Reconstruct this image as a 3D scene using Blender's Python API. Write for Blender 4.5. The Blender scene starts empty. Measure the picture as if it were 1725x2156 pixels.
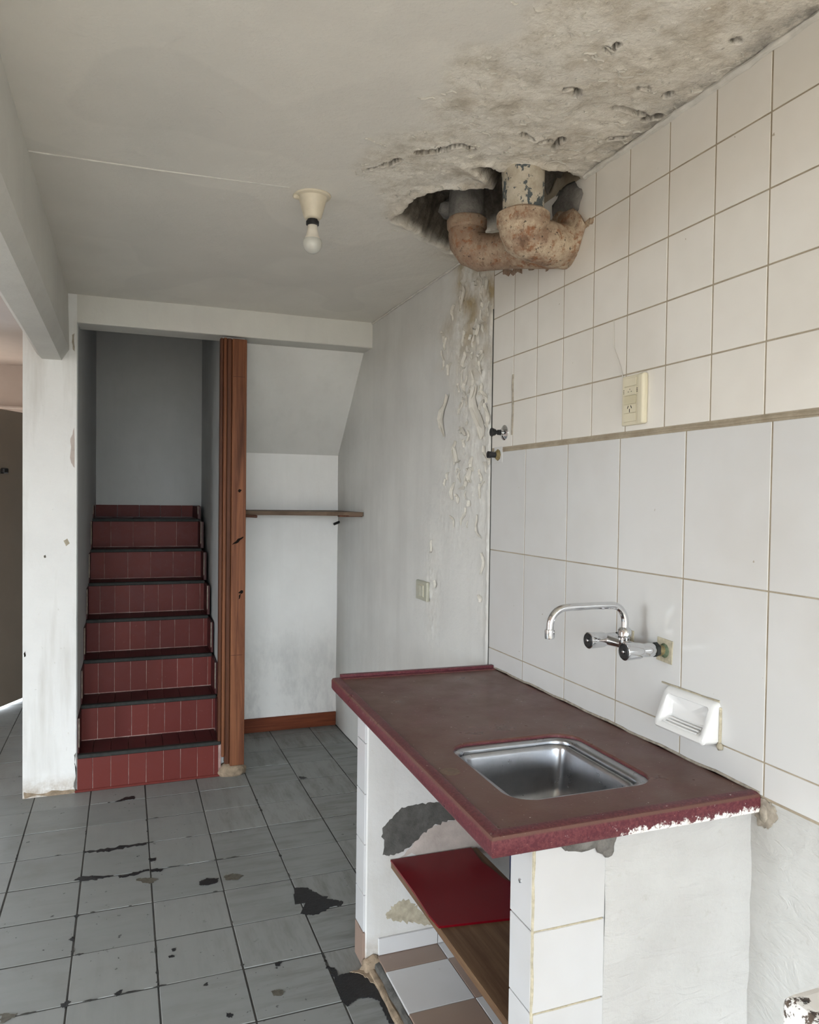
import bpy, bmesh, math, random
import numpy as np
from mathutils import Vector, Matrix

random.seed(11)
RNG = np.random.RandomState(5)
SC = bpy.context.scene
COL = SC.collection

# ------------------------------------------------------------------ camera
F_PX, YAW, PITCH, ROLL = 1595.82, 0.363908, -0.0248489, 0.0131051
PPX, PPY = 862.5 + 8.57, 1078.0 + 10.69          # principal point
EYE = Vector((0.0, 0.0, 1.385))
_f = Vector((math.sin(YAW) * math.cos(PITCH), math.cos(YAW) * math.cos(PITCH), math.sin(PITCH)))
_r = Vector((math.cos(YAW), -math.sin(YAW), 0.0))
_u = _r.cross(_f)
RIGHT = math.cos(ROLL) * _r + math.sin(ROLL) * _u
UP = -math.sin(ROLL) * _r + math.cos(ROLL) * _u
FWD = _f
cam_data = bpy.data.cameras.new('camera')
cam = bpy.data.objects.new('camera', cam_data)
COL.objects.link(cam)
cam_data.sensor_fit = 'HORIZONTAL'
cam_data.sensor_width = 36.0
cam_data.lens = F_PX / 1725.0 * 36.0
cam_data.shift_x = -8.57 / 1725.0
cam_data.shift_y = 10.69 / 1725.0
cam_data.clip_start = 0.02
m3 = Matrix((RIGHT, UP, -FWD)).transposed()
cam.matrix_world = Matrix.Translation(EYE) @ m3.to_4x4()
SC.camera = cam

# ------------------------------------------------------------------ world, sun, exposure
world = bpy.data.worlds.new('sky')
SC.world = world
world.use_nodes = True
bg = world.node_tree.nodes['Background']
bg.inputs['Color'].default_value = (0.86, 0.94, 1.0, 1)
bg.inputs['Strength'].default_value = 21.0
sun_d = bpy.data.lights.new('sun', 'SUN')
sun_d.energy = 16.0
sun_d.angle = math.radians(3)
sun_d.color = (1.0, 0.93, 0.82)
sun = bpy.data.objects.new('sun', sun_d)
COL.objects.link(sun)
sun.rotation_euler = (math.radians(-4), math.radians(38), 0)   # falls on the yard outside, not through the opening
sun.location = (0, -3, 6)


def portal(name, loc, rot, sx, sy):
    d = bpy.data.lights.new(name, 'AREA')
    d.shape = 'RECTANGLE'
    d.size, d.size_y = sx, sy
    d.cycles.is_portal = True
    o = bpy.data.objects.new(name, d)
    COL.objects.link(o)
    o.location, o.rotation_euler = loc, rot


portal('sky_portal_front', (-0.55, -3.02, 0.975), (math.radians(90), 0, 0), 3.3, 1.95)

portal('sky_portal_left', (-2.55, 1.35, 1.0), (0, math.radians(-90), 0), 2.0, 0.9)

vs = SC.view_settings
vs.view_transform = 'Standard'
vs.look = 'None'
vs.exposure = 0.0
vs.gamma = 1.0
vs.use_curve_mapping = False
SC.cycles.max_bounces = 10
SC.cycles.diffuse_bounces = 7
SC.cycles.glossy_bounces = 5
SC.cycles.use_denoising = True
SC.cycles.sample_clamp_indirect = 8.0

# ------------------------------------------------------------------ key dimensions
W = 1.204            # face of the right wall
ZC = 2.296           # ceiling
YF = 3.80            # front of pillar, stairs, cross beam
YB = 4.455           # back of the niche under the stairs
YO = -3.0            # front of the room, open to the yard, behind the camera
ZT = 0.795           # worktop
WY0, WY1 = 0.9, 1.8  # opening in the left wall, out of view


def ray(px, py):
    return FWD + RIGHT * ((px - PPX) / F_PX) - UP * ((py - PPY) / F_PX)


def at_z(px, py, z):
    d = ray(px, py)
    return EYE + d * ((z - EYE.z) / d.z)


def at_x(px, py, x=W):
    d = ray(px, py)
    return EYE + d * (x / d.x)


def at_y(px, py, y):
    d = ray(px, py)
    return EYE + d * (y / d.y)


# ------------------------------------------------------------------ materials
class NT:
    def __init__(self, name):
        self.m = bpy.data.materials.new(name)
        self.m.use_nodes = True
        self.t = self.m.node_tree
        self.b = self.t.nodes['Principled BSDF']
        self._pos = None

    def n(self, typ, props=None, **ins):
        nd = self.t.nodes.new(typ)
        for k, v in (props or {}).items():
            setattr(nd, k, v)
        for k, v in ins.items():
            self.put(nd.inputs[int(k[1:])] if k[0] == 'i' and k[1:].isdigit() else nd.inputs[k], v)
        return nd

    def put(self, sock, v):
        if isinstance(v, bpy.types.NodeSocket):
            self.t.links.new(v, sock)
        else:
            if sock.type == 'RGBA' and len(v) == 3:
                v = (*v, 1)
            sock.default_value = v

    @property
    def pos(self):
        if self._pos is None:
            self._pos = self.n('ShaderNodeNewGeometry').outputs['Position']
        return self._pos

    def vec(self, scale=(1, 1, 1), loc=(0, 0, 0), src=None):
        nd = self.n('ShaderNodeMapping')
        self.put(nd.inputs['Vector'], src or self.pos)
        nd.inputs['Scale'].default_value = scale
        nd.inputs['Location'].default_value = loc
        return nd.outputs[0]

    def noise(self, scale, detail=4, rough=0.6, vec=None, dist=0.0):
        nd = self.n('ShaderNodeTexNoise')
        self.put(nd.inputs['Vector'], vec or self.pos)
        nd.inputs['Scale'].default_value = scale
        nd.inputs['Detail'].default_value = detail
        nd.inputs['Roughness'].default_value = rough
        nd.inputs['Distortion'].default_value = dist
        return nd.outputs[0]

    def voro(self, scale, vec=None, feature='F1'):
        nd = self.n('ShaderNodeTexVoronoi', {'feature': feature})
        self.put(nd.inputs['Vector'], vec or self.pos)
        nd.inputs['Scale'].default_value = scale
        return nd.outputs['Distance']

    def ramp(self, fac, lo, hi, a=0.0, b=1.0):
        nd = self.n('ShaderNodeMapRange', {'clamp': True})
        self.put(nd.inputs['Value'], fac)
        for k, v in (('From Min', lo), ('From Max', hi), ('To Min', a), ('To Max', b)):
            nd.inputs[k].default_value = v
        return nd.outputs[0]

    def mix(self, fac, a, b, mode='MIX'):
        nd = self.n('ShaderNodeMix', {'data_type': 'RGBA', 'blend_type': mode})
        self.put(nd.inputs[0], fac)
        self.put(nd.inputs[6], a)
        self.put(nd.inputs[7], b)
        return nd.outputs[2]

    def math(self, op, a, b=0.0):
        nd = self.n('ShaderNodeMath', {'operation': op})
        self.put(nd.inputs[0], a)
        self.put(nd.inputs[1], b)
        return nd.outputs[0]

    def sep(self):
        return self.n('ShaderNodeSeparateXYZ', None, Vector=self.pos).outputs

    def attr(self, name):
        return self.n('ShaderNodeAttribute', {'attribute_name': name}).outputs['Fac']

    def rnd(self):
        return self.n('ShaderNodeObjectInfo').outputs['Random']

    def bump(self, h, strength=0.3, dist=0.005):
        nd = self.n('ShaderNodeBump')
        nd.inputs['Strength'].default_value = strength
        nd.inputs['Distance'].default_value = dist
        self.put(nd.inputs['Height'], h)
        self.put(self.b.inputs['Normal'], nd.outputs[0])

    def done(self, col, rough=0.6, metal=0.0, spec=0.5):
        self.put(self.b.inputs['Base Color'], col)
        self.put(self.b.inputs['Roughness'], rough)
        self.put(self.b.inputs['Metallic'], metal)
        self.put(self.b.inputs['Specular IOR Level'], spec)
        return self.m


def paint(name, c, c2, dirt, dirt_amt=0.35, bump=0.25, scale=3.0, rough=0.65, streak=True, base_dirt=None, smudge=False):
    t = NT(name)
    col = t.mix(t.ramp(t.noise(scale, 5, 0.6), 0.35, 0.7), c, c2)
    if streak:
        s = t.noise(9, 4, 0.65, t.vec((1, 1, 0.12)))
        col = t.mix(t.ramp(s, 0.52, 0.8, 0, dirt_amt), col, dirt)
    sp = t.noise(38, 3, 0.7)
    col = t.mix(t.ramp(sp, 0.70, 0.76, 0, 0.45), col, dirt)
    if smudge:
        zz = t.sep()[2]
        k = t.math('MULTIPLY', t.ramp(zz, 0.75, 0.15), t.ramp(t.noise(6, 5, 0.7, t.vec((1, 1, 0.5))), 0.48, 0.72, 0, 0.6))
        col = t.mix(k, col, (0.40, 0.41, 0.42))
    if base_dirt:
        z = t.sep()[2]
        k = t.math('MULTIPLY', t.ramp(z, 0.10, 0.0), t.ramp(t.noise(26, 5, 0.7), 0.3, 0.62))
        col = t.mix(k, col, base_dirt)
    h = t.math('ADD', t.math('MULTIPLY', t.noise(7, 3, 0.5), 1.4), t.math('MULTIPLY', t.noise(70, 4, 0.6), 0.25))
    t.bump(h, bump, 0.01)
    return t.done(col, rough, 0, 0.3)


def plain(name, c, rough=0.5, metal=0.0, spec=0.5, var=0.15, scale=20, bump=0.0):
    t = NT(name)
    d = tuple(x * (1 - var) for x in c)
    nz = t.noise(scale, 4, 0.6)
    col = t.mix(t.ramp(nz, 0.3, 0.7), c, d)
    if bump:
        t.bump(t.noise(scale * 3, 4, 0.7), bump, 0.004)
    return t.done(col, rough, metal, spec)


def mat_ceramic(name, c, c2, rough=0.14, dirt=(0.30, 0.25, 0.18)):
    t = NT(name)
    col = t.mix(t.rnd(), c, c2)
    col = t.mix(t.ramp(t.noise(2.2, 4, 0.6), 0.4, 0.75, 0, 0.22), col, dirt)
    col = t.mix(t.ramp(t.noise(48, 2, 0.5), 0.775, 0.80, 0, 0.7), col, dirt)
    t.bump(t.noise(9, 2, 0.4), 0.05, 0.01)
    return t.done(col, t.ramp(t.noise(5, 3), 0.3, 0.7, rough, rough + 0.12), 0, 0.5)


def mat_grout(name, c, c2):
    t = NT(name)
    col = t.mix(t.ramp(t.noise(14, 5, 0.7), 0.35, 0.65), c, c2)
    t.bump(t.noise(120, 3, 0.7), 0.4, 0.002)
    return t.done(col, 0.9, 0, 0.2)


def mat_floor_tile():
    t = NT('floor_tile_grey')
    x, y, z = t.sep()
    col = t.mix(t.rnd(), (0.205, 0.215, 0.212), (0.235, 0.243, 0.238))
    # brownish wear streaks, stronger on the side by the sink unit
    sx = t.noise(10, 4, 0.7, t.vec((0.35, 2.2, 1)))
    sy = t.noise(10, 4, 0.7, t.vec((2.2, 0.35, 1)))
    st = t.mix(t.ramp(t.rnd(), 0.49, 0.51), t.ramp(sx, 0.45, 0.75), t.ramp(sy, 0.45, 0.75))
    near = t.ramp(x, 0.15, 0.75, 0.15, 0.75)
    col = t.mix(t.math('MULTIPLY', st, near), col, (0.085, 0.082, 0.07))
    # chips and tar specks
    ch = t.noise(30, 3, 0.6)
    area = t.noise(2.6, 2, 0.5)
    k = t.math('MULTIPLY', t.ramp(ch, 0.675, 0.70), t.ramp(area, 0.45, 0.60))
    col = t.mix(k, col, (0.02, 0.021, 0.022))
    k2 = t.math('MULTIPLY', t.ramp(t.noise(90, 2, 0.5), 0.73, 0.75), t.ramp(area, 0.4, 0.6))
    col = t.mix(k2, col, (0.03, 0.03, 0.03))
    col = t.mix(t.ramp(t.noise(4, 4, 0.6), 0.55, 0.8, 0, 0.35), col, (0.15, 0.14, 0.12))
    t.bump(t.math('ADD', t.noise(6, 3), t.math('MULTIPLY', k, -0.5)), 0.15, 0.006)
    return t.done(col, t.ramp(t.noise(8, 4), 0.3, 0.7, 0.42, 0.58), 0, 0.35)


def mat_red_tile():
    t = NT('red_clay_tile')
    col = t.mix(t.rnd(), (0.100, 0.018, 0.015), (0.125, 0.025, 0.020))
    z = t.sep()[2]
    wear_and_light = t.math('MULTIPLY', t.ramp(t.noise(13, 5, 0.7, None, 0.6), 0.42, 0.72), t.ramp(z, 0.35, 0.9, 0.10, 0.42))  # duller higher up: real wear plus the change of light put into colour
    col = t.mix(wear_and_light, col, (0.115, 0.045, 0.048))
    col = t.mix(t.ramp(t.noise(60, 3), 0.66, 0.74, 0, 0.4), col, (0.20, 0.09, 0.08))
    t.bump(t.noise(30, 4), 0.12, 0.004)
    return t.done(col, 0.5, 0, 0.16)


def mat_wood(name, c, c2, axis=2, rough=0.45, fine=55):
    t = NT(name)
    sc = [fine, fine, fine]
    sc[axis] = 1.6
    v = t.vec(tuple(sc))
    g = t.noise(1.0, 5, 0.65, v, 0.8)
    col = t.mix(t.ramp(g, 0.32, 0.68), c, c2)
    sc2 = [12, 12, 12]
    sc2[axis] = 1.2
    kn = t.noise(1.0, 3, 0.6, t.vec(tuple(sc2)))
    col = t.mix(t.ramp(kn, 0.58, 0.75, 0, 0.65), col, tuple(x * 0.45 for x in c2))
    t.bump(g, 0.25, 0.002)
    return t.done(col, rough, 0, 0.18)


def mat_worktop():
    t = NT('maroon_terrazzo')
    x, y, z = t.sep()
    base = t.mix(t.ramp(t.noise(160, 3, 0.7), 0.4, 0.62), (0.085, 0.020, 0.028), (0.140, 0.040, 0.045))
    spk = t.ramp(t.voro(210), 0.16, 0.10)
    base = t.mix(t.math('MULTIPLY', spk, t.ramp(t.noise(220, 1), 0.55, 0.62)), base, (0.36, 0.24, 0.21))
    # brown grime film on the flat middle of the top, worn clean at the raised border
    top = t.ramp(z, ZT + 0.0025, ZT + 0.0005)
    bot = t.ramp(z, ZT - 0.006, ZT - 0.003)
    film = t.math('MULTIPLY', t.math('MULTIPLY', top, bot), t.ramp(t.noise(7, 5, 0.65), 0.22, 0.55, 0.35, 0.95))
    base = t.mix(film, base, (0.115, 0.058, 0.043))
    base = t.mix(t.math('MULTIPLY', t.ramp(t.noise(11, 4, 0.7), 0.68, 0.74, 0, 0.5), top), base, (0.26, 0.17, 0.12))
    # paint smears left along the lower part of the near edge
    k = t.math('MULTIPLY', t.ramp(z, 0.782, 0.762), t.ramp(x, 0.84, 0.90))
    k = t.math('MULTIPLY', k, t.ramp(y, 1.176, 1.170))
    nz = t.noise(75, 5, 0.85, t.vec((1, 1, 0.8)))
    k = t.ramp(t.math('ADD', t.math('MULTIPLY', k, 0.24), nz), 0.66, 0.70)
    base = t.mix(k, base, (0.78, 0.76, 0.73))
    t.bump(t.noise(140, 3, 0.7), 0.12, 0.002)
    return t.done(base, t.ramp(t.noise(9, 4), 0.3, 0.7, 0.26, 0.42), 0, 0.22)


def mat_steel():
    t = NT('stainless_steel')
    col = t.mix(t.ramp(t.noise(16, 5, 0.7), 0.4, 0.7), (0.44, 0.452, 0.475), (0.37, 0.382, 0.405))
    t.bump(t.noise(240, 2, 0.6), 0.03, 0.001)
    return t.done(col, t.ramp(t.noise(18, 5, 0.7), 0.35, 0.7, 0.27, 0.35), 1.0)


def mat_ceiling():
    t = NT('ceiling_old_paint')
    x, y, z = t.sep()
    dmg, hole = t.attr('dmg'), t.attr('hole')
    c = t.mix(t.ramp(t.noise(1.6, 4, 0.6), 0.35, 0.7), (0.70, 0.675, 0.62), (0.61, 0.59, 0.545))
    # repainted patches seen as slightly different tones
    c = t.mix(t.ramp(t.noise(2.4, 1, 0.3, t.vec((1, 1, 1), (3.1, 0.7, 0))), 0.50, 0.52, 0, 0.3), c, (0.57, 0.55, 0.51))
    mott = t.mix(t.ramp(t.noise(16, 6, 0.7), 0.36, 0.66), (0.80, 0.76, 0.68), (0.46, 0.42, 0.35))
    mott = t.mix(t.ramp(t.noise(44, 4, 0.7), 0.6, 0.72, 0, 0.7), mott, (0.20, 0.18, 0.15))
    mott = t.mix(t.ramp(t.noise(5, 4, 0.6), 0.5, 0.7, 0, 0.55), mott, (0.36, 0.29, 0.20))
    c = t.mix(t.math('MULTIPLY', dmg, t.ramp(t.noise(8, 5, 0.7), 0.3, 0.6, 0.3, 1.0)), c, mott)
    # grey mould along the joint with the tiled wall
    edge = t.math('MULTIPLY', t.ramp(x, 1.13, 1.198), t.ramp(t.noise(15, 5, 0.75), 0.42, 0.62))
    edge = t.math('MULTIPLY', edge, t.ramp(y, 2.0, 1.7))
    c = t.mix(t.math('MULTIPLY', edge, 0.75), c, (0.10, 0.095, 0.085))
    conc = t.mix(t.ramp(t.noise(30, 5, 0.7), 0.35, 0.7), (0.060, 0.052, 0.042), (0.15, 0.13, 0.105))
    c = t.mix(hole, c, conc)
    h = t.math('ADD', t.noise(26, 4, 0.6), t.math('MULTIPLY', t.noise(150, 3, 0.6), t.math('ADD', 0.2, dmg)))
    t.bump(h, 0.4, 0.006)
    return t.done(c, 0.7, 0, 0.3)


def mat_plaster_peel():
    t = NT('peeling_wall_paint')
    dmg = t.attr('dmg')
    c = t.mix(t.ramp(t.noise(2.2, 5, 0.6), 0.35, 0.7), (0.64, 0.635, 0.61), (0.55, 0.545, 0.525))
    s = t.noise(7, 5, 0.65, t.vec((1, 1, 0.15)))
    c = t.mix(t.ramp(s, 0.45, 0.75, 0, 0.35), c, (0.45, 0.44, 0.42))
    c = t.mix(t.ramp(dmg, 0.2, 0.9, 0, 0.55), c, t.mix(t.ramp(t.noise(30, 5, 0.7), 0.4, 0.65), (0.74, 0.725, 0.68), (0.56, 0.53, 0.47)))
    z = t.sep()[2]
    st = t.math('MULTIPLY', t.ramp(z, 1.75, 2.1), t.math('MULTIPLY', dmg, t.ramp(t.noise(9, 4), 0.35, 0.65)))
    c = t.mix(st, c, (0.34, 0.27, 0.16))
    t.bump(t.math('ADD', t.noise(12, 4, 0.6), t.math('MULTIPLY', t.noise(80, 4, 0.6), 0.4)), 0.35, 0.006)
    return t.done(c, 0.55, 0, 0.4)


def mat_trowel(name, c, c2, dirt):
    t = NT(name)
    col = t.mix(t.ramp(t.noise(5, 5, 0.65), 0.35, 0.7), c, c2)
    col = t.mix(t.ramp(t.noise(30, 4, 0.75), 0.62, 0.76, 0, 0.45), col, dirt)
    h = t.math('ADD', t.noise(14, 4, 0.55, t.vec((0.8, 1, 2.4)), 1.2), t.math('MULTIPLY', t.noise(60, 4, 0.7), 0.3))
    t.bump(h, 0.50, 0.012)
    return t.done(col, 0.5, 0, 0.4)


def mat_rusty():
    t = NT('rusty_painted_iron')
    c = t.mix(t.ramp(t.noise(17, 5, 0.72), 0.38, 0.62), (0.50, 0.41, 0.30), (0.24, 0.155, 0.105))
    c = t.mix(t.ramp(t.sep()[1], 2.02, 2.10, 0, 0.65), c, (0.22, 0.145, 0.10))
    r = t.ramp(t.noise(30, 6, 0.8), 0.52, 0.62)
    c = t.mix(t.math('MULTIPLY', r, 0.85), c, (0.22, 0.085, 0.030))
    c = t.mix(t.ramp(t.noise(85, 4, 0.75), 0.60, 0.66), c, (0.04, 0.03, 0.024))
    up = t.ramp(t.noise(24, 5, 0.75, t.vec((1, 1, 0.35), (1.3, 0.4, 2.0))), 0.56, 0.66, 0, 0.8)
    c = t.mix(up, c, (0.13, 0.075, 0.045))
    t.bump(t.noise(40, 5, 0.7), 0.5, 0.006)
    return t.done(c, 0.6, 0, 0.35)


def mat_flaked_pipe():
    t = NT('flaking_white_pipe_paint')
    c = t.mix(t.ramp(t.noise(20, 5, 0.7), 0.35, 0.7), (0.52, 0.48, 0.40), (0.33, 0.28, 0.21))
    k = t.ramp(t.noise(19, 5, 0.75, t.vec((1, 1, 0.7), (0.31, 0.2, 0.11))), 0.545, 0.57)
    c = t.mix(k, c, (0.07, 0.085, 0.09))
    t.bump(t.noise(50, 5, 0.7), 0.4, 0.005)
    return t.done(c, 0.6, 0, 0.3)


def mat_chipped_white():
    t = NT('chipped_white_paint')
    x, y, z = t.sep()
    edge = t.math('MAXIMUM', t.attr('chip'), 0.0)
    k = t.ramp(t.math('ADD', t.noise(55, 4, 0.7), t.math('MULTIPLY', edge, 0.30)), 0.70, 0.74)
    c = t.mix(t.ramp(t.noise(9, 4), 0.3, 0.7), (0.84, 0.84, 0.83), (0.76, 0.755, 0.74))
    c = t.mix(k, c, t.mix(t.ramp(t.noise(60, 3), 0.4, 0.6), (0.035, 0.03, 0.03), (0.12, 0.09, 0.07)))
    t.bump(t.math('MULTIPLY', k, -1.0), 0.5, 0.004)
    return t.done(c, 0.5, 0, 0.4)


MT = {}
MT['wall_white'] = paint('white_wall_paint', (0.72, 0.72, 0.70), (0.66, 0.66, 0.64), (0.50, 0.49, 0.46), 0.25, 0.25)
MT['niche'] = paint('bright_niche_paint', (0.86, 0.86, 0.85), (0.80, 0.80, 0.79), (0.62, 0.61, 0.58), 0.18, 0.2, smudge=True)
MT['pillar'] = paint('white_pillar_paint', (0.72, 0.725, 0.715), (0.66, 0.66, 0.65), (0.42, 0.40, 0.36), 0.6, 0.7, base_dirt=(0.33, 0.26, 0.19), smudge=False)
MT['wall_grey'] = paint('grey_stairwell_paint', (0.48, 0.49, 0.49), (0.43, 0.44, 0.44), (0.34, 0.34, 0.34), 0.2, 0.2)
MT['beam'] = paint('beam_paint', (0.60, 0.595, 0.555), (0.54, 0.53, 0.50), (0.44, 0.43, 0.40), 0.2, 0.35)
MT['support'] = paint('support_whitewash', (0.58, 0.58, 0.575), (0.50, 0.495, 0.48), (0.36, 0.32, 0.26), 0.4, 0.4, base_dirt=(0.26, 0.20, 0.14))
MT['trowel'] = mat_trowel('trowelled_white_plaster', (0.49, 0.49, 0.48), (0.435, 0.43, 0.42), (0.34, 0.32, 0.28))
MT['trowel_low'] = mat_trowel('dull_lower_plaster', (0.50, 0.50, 0.485), (0.43, 0.425, 0.405), (0.31, 0.29, 0.26))
MT['ceiling'] = mat_ceiling()
MT['peel'] = mat_plaster_peel()
MT['tile_up'] = mat_ceramic('cream_wall_tile', (0.68, 0.655, 0.605), (0.71, 0.685, 0.64))
MT['tile_low'] = mat_ceramic('white_wall_tile', (0.555, 0.555, 0.545), (0.585, 0.585, 0.575), 0.12)
MT['tile_cab'] = mat_ceramic('white_unit_tile', (0.50, 0.507, 0.52), (0.54, 0.545, 0.555), 0.15)
MT['tile_brown'] = mat_ceramic('brown_unit_tile', (0.22, 0.155, 0.125), (0.26, 0.185, 0.15), 0.3)
MT['grout'] = mat_grout('wall_grout', (0.36, 0.31, 0.235), (0.26, 0.215, 0.155))
MT['grout_dark'] = mat_grout('floor_joint_dirt', (0.035, 0.035, 0.034), (0.06, 0.058, 0.052))
MT['grout_pink'] = mat_grout('stair_joint', (0.42, 0.31, 0.28), (0.20, 0.10, 0.09))
MT['floor'] = mat_floor_tile()
MT['red'] = mat_red_tile()
MT['tread'] = plain('dark_tread_tile', (0.06, 0.013, 0.014), 0.4, 0, 0.25, 0.3, 25)
MT['nosing'] = plain('black_nosing_strip', (0.03, 0.032, 0.03), 0.6, 0, 0.2, 0.4, 60)
MT['wood_post'] = mat_wood('reddish_pine', (0.225, 0.090, 0.042), (0.095, 0.032, 0.015), 2, 0.5, 34)
MT['wood_dark'] = mat_wood('dark_frame_wood', (0.12, 0.045, 0.022), (0.055, 0.02, 0.011), 2, 0.5)
MT['wood_base'] = mat_wood('baseboard_wood', (0.21, 0.060, 0.028), (0.10, 0.028, 0.014), 0, 0.4, 40)
MT['wood_shelf'] = mat_wood('old_shelf_board', (0.16, 0.11, 0.075), (0.09, 0.058, 0.04), 0, 0.6, 45)
MT['wood_board'] = mat_wood('brown_under_shelf', (0.17, 0.105, 0.06), (0.085, 0.045, 0.025), 1, 0.5, 30)
MT['worktop'] = mat_worktop()
MT['steel'] = mat_steel()
MT['chrome'] = plain('chrome', (0.72, 0.73, 0.75), 0.09, 1.0, 0.5, 0.1, 30)
MT['brass'] = plain('corroded_brass', (0.34, 0.27, 0.13), 0.5, 0.5, 0.5, 0.5, 90, 0.4)
MT['verdigris'] = plain('green_corrosion', (0.16, 0.21, 0.13), 0.7, 0.0, 0.4, 0.5, 120, 0.5)
MT['sealant'] = plain('yellowed_filler', (0.52, 0.47, 0.35), 0.8, 0, 0.3, 0.35, 90, 0.5)
MT['black'] = plain('black_plastic', (0.012, 0.012, 0.013), 0.4, 0, 0.5, 0.2)
MT['porcelain'] = plain('white_porcelain', (0.68, 0.68, 0.67), 0.15, 0, 0.5, 0.03)
MT['cream'] = plain('cream_plastic', (0.62, 0.57, 0.43), 0.35, 0, 0.5, 0.06)
MT['cream2'] = plain('yellowed_cream_plastic', (0.55, 0.50, 0.35), 0.4, 0, 0.5, 0.08)
MT['switch'] = plain('greyish_switch_plastic', (0.42, 0.41, 0.33), 0.35, 0, 0.5, 0.06)
MT['lamp_base'] = plain('cream_lamp_base', (0.62, 0.56, 0.44), 0.4, 0, 0.4, 0.1, 40)
MT['bulb_neck'] = plain('bulb_plastic', (0.66, 0.62, 0.54), 0.35, 0, 0.5, 0.05)
MT['bulb'] = plain('frosted_bulb', (0.50, 0.50, 0.46), 0.16, 0, 0.5, 0.03)
MT['red_board'] = plain('glossy_red_sheet', (0.14, 0.0012, 0.006), 0.35, 0, 0.2, 0.12, 6)
MT['blue'] = plain('dark_blue_plastic', (0.012, 0.022, 0.085), 0.35, 0, 0.5, 0.2, 10)
MT['cement'] = plain('raw_cement', (0.20, 0.19, 0.175), 0.9, 0, 0.2, 0.55, 26, 0.8)
MT['cement_dark'] = plain('dark_exposed_render', (0.11, 0.108, 0.10), 0.9, 0, 0.2, 0.45, 30, 0.8)
MT['cement_tan'] = plain('tan_mortar', (0.33, 0.255, 0.18), 0.9, 0, 0.2, 0.5, 30, 0.8)
MT['render_pink'] = plain('pale_inner_render', (0.52, 0.46, 0.42), 0.9, 0, 0.2, 0.3, 14, 0.5)
MT['tar'] = plain('black_tar', (0.014, 0.015, 0.017), 0.55, 0, 0.4, 0.6, 40, 0.6)
MT['stain'] = plain('brown_stain', (0.125, 0.115, 0.092), 0.6, 0, 0.3, 0.5, 60)
MT['stain_cup'] = plain('dried_ring', (0.19, 0.13, 0.095), 0.5, 0, 0.3, 0.4, 60)
MT['stain_ochre'] = plain('ochre_damp_stain', (0.44, 0.395, 0.30), 0.8, 0, 0.3, 0.4, 40, 0.3)
MT['rusty'] = mat_rusty()
MT['pipe_paint'] = mat_flaked_pipe()
MT['chipped'] = mat_chipped_white()
MT['door'] = plain('brown_grey_door_paint', (0.22, 0.18, 0.14), 0.5, 0, 0.4, 0.1, 4)
MT['warm_wall'] = paint('warm_room_paint', (0.56, 0.47, 0.42), (0.50, 0.42, 0.37), (0.40, 0.34, 0.30), 0.15, 0.2)
MT['yard'] = plain('yard_paving', (0.19, 0.165, 0.137), 0.9, 0, 0.2, 0.2, 3)
MT['bounce_floor'] = plain('pale_bounce_floor', (0.62, 0.54, 0.45), 0.8, 0, 0.2, 0.15, 4)  # pale tone chosen to throw light up at the ceiling
MT['yard_wall'] = plain('yard_wall_paint', (0.62, 0.58, 0.52), 0.9, 0, 0.2, 0.15, 3)
MT['ridge'] = plain('joint_filler_paint', (0.66, 0.64, 0.59), 0.7, 0, 0.3, 0.25, 24)
MT['dark_matt'] = plain('dark_matt_mark', (0.012, 0.009, 0.007), 0.95, 0, 0.05, 0.3)  # near-black, without gloss, for the notch patches and a small pillar mark
MT['caulk'] = plain('dirty_caulk', (0.40, 0.355, 0.29), 0.85, 0, 0.2, 0.5, 50, 0.4)
MT['flake'] = plain('loose_paint', (0.56, 0.535, 0.48), 0.6, 0, 0.3, 0.1, 20)


# ------------------------------------------------------------------ mesh helpers
def wloc(o):
    v = Vector((0, 0, 0))
    while o is not None:
        v += o.location
        o = o.parent
    return v


def link(name, me, mat=None, parent=None, loc=(0, 0, 0), rot=None):
    """me is built around loc; loc is in world space"""
    o = bpy.data.objects.new(name, me)
    COL.objects.link(o)
    if mat is not None and me is not None and len(me.materials) == 0:
        me.materials.append(MT[mat] if isinstance(mat, str) else mat)
    o.location = Vector(loc)
    if parent is not None:
        o.parent = parent
        o.location = Vector(loc) - wloc(parent)
    if rot:
        o.rotation_euler = rot
    return o


def tag(o, label=None, cat=None, group=None, kind=None):
    if label: o['label'] = label
    if cat: o['category'] = cat
    if group: o['group'] = group
    if kind: o['kind'] = kind
    return o


def thing(name, loc, label, cat, group=None):
    o = bpy.data.objects.new(name, None)
    o.empty_display_size = 0.05
    COL.objects.link(o)
    o.location = loc
    return tag(o, label, cat, group)


def me_py(name, verts, faces, smooth=False):
    me = bpy.data.meshes.new(name)
    me.from_pydata([tuple(v) for v in verts], [], faces)
    me.update()
    bm = bmesh.new(); bm.from_mesh(me)
    bmesh.ops.recalc_face_normals(bm, faces=bm.faces)
    bm.to_mesh(me); bm.free()
    if smooth:
        me.polygons.foreach_set('use_smooth', [True] * len(me.polygons))
    return me


def box_me(name, sx, sy, sz, bev=0.0, seg=1):
    bm = bmesh.new()
    bmesh.ops.create_cube(bm, size=1.0)
    for v in bm.verts:
        v.co.x *= sx; v.co.y *= sy; v.co.z *= sz
    if bev > 0:
        bev = min(bev, 0.45 * min(sx, sy, sz))
        bmesh.ops.bevel(bm, geom=list(bm.edges), offset=bev, segments=seg, affect='EDGES', profile=0.5)
    me = bpy.data.meshes.new(name)
    bm.to_mesh(me); bm.free()
    return me


def bx(name, lo, hi, mat, parent=None, bev=0.0, seg=1, rot=None):
    s = [hi[i] - lo[i] for i in range(3)]
    c = [(hi[i] + lo[i]) / 2 for i in range(3)]
    return link(name, box_me(name, *s, bev, seg), mat, parent, c, rot)


_cache = {}


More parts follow.
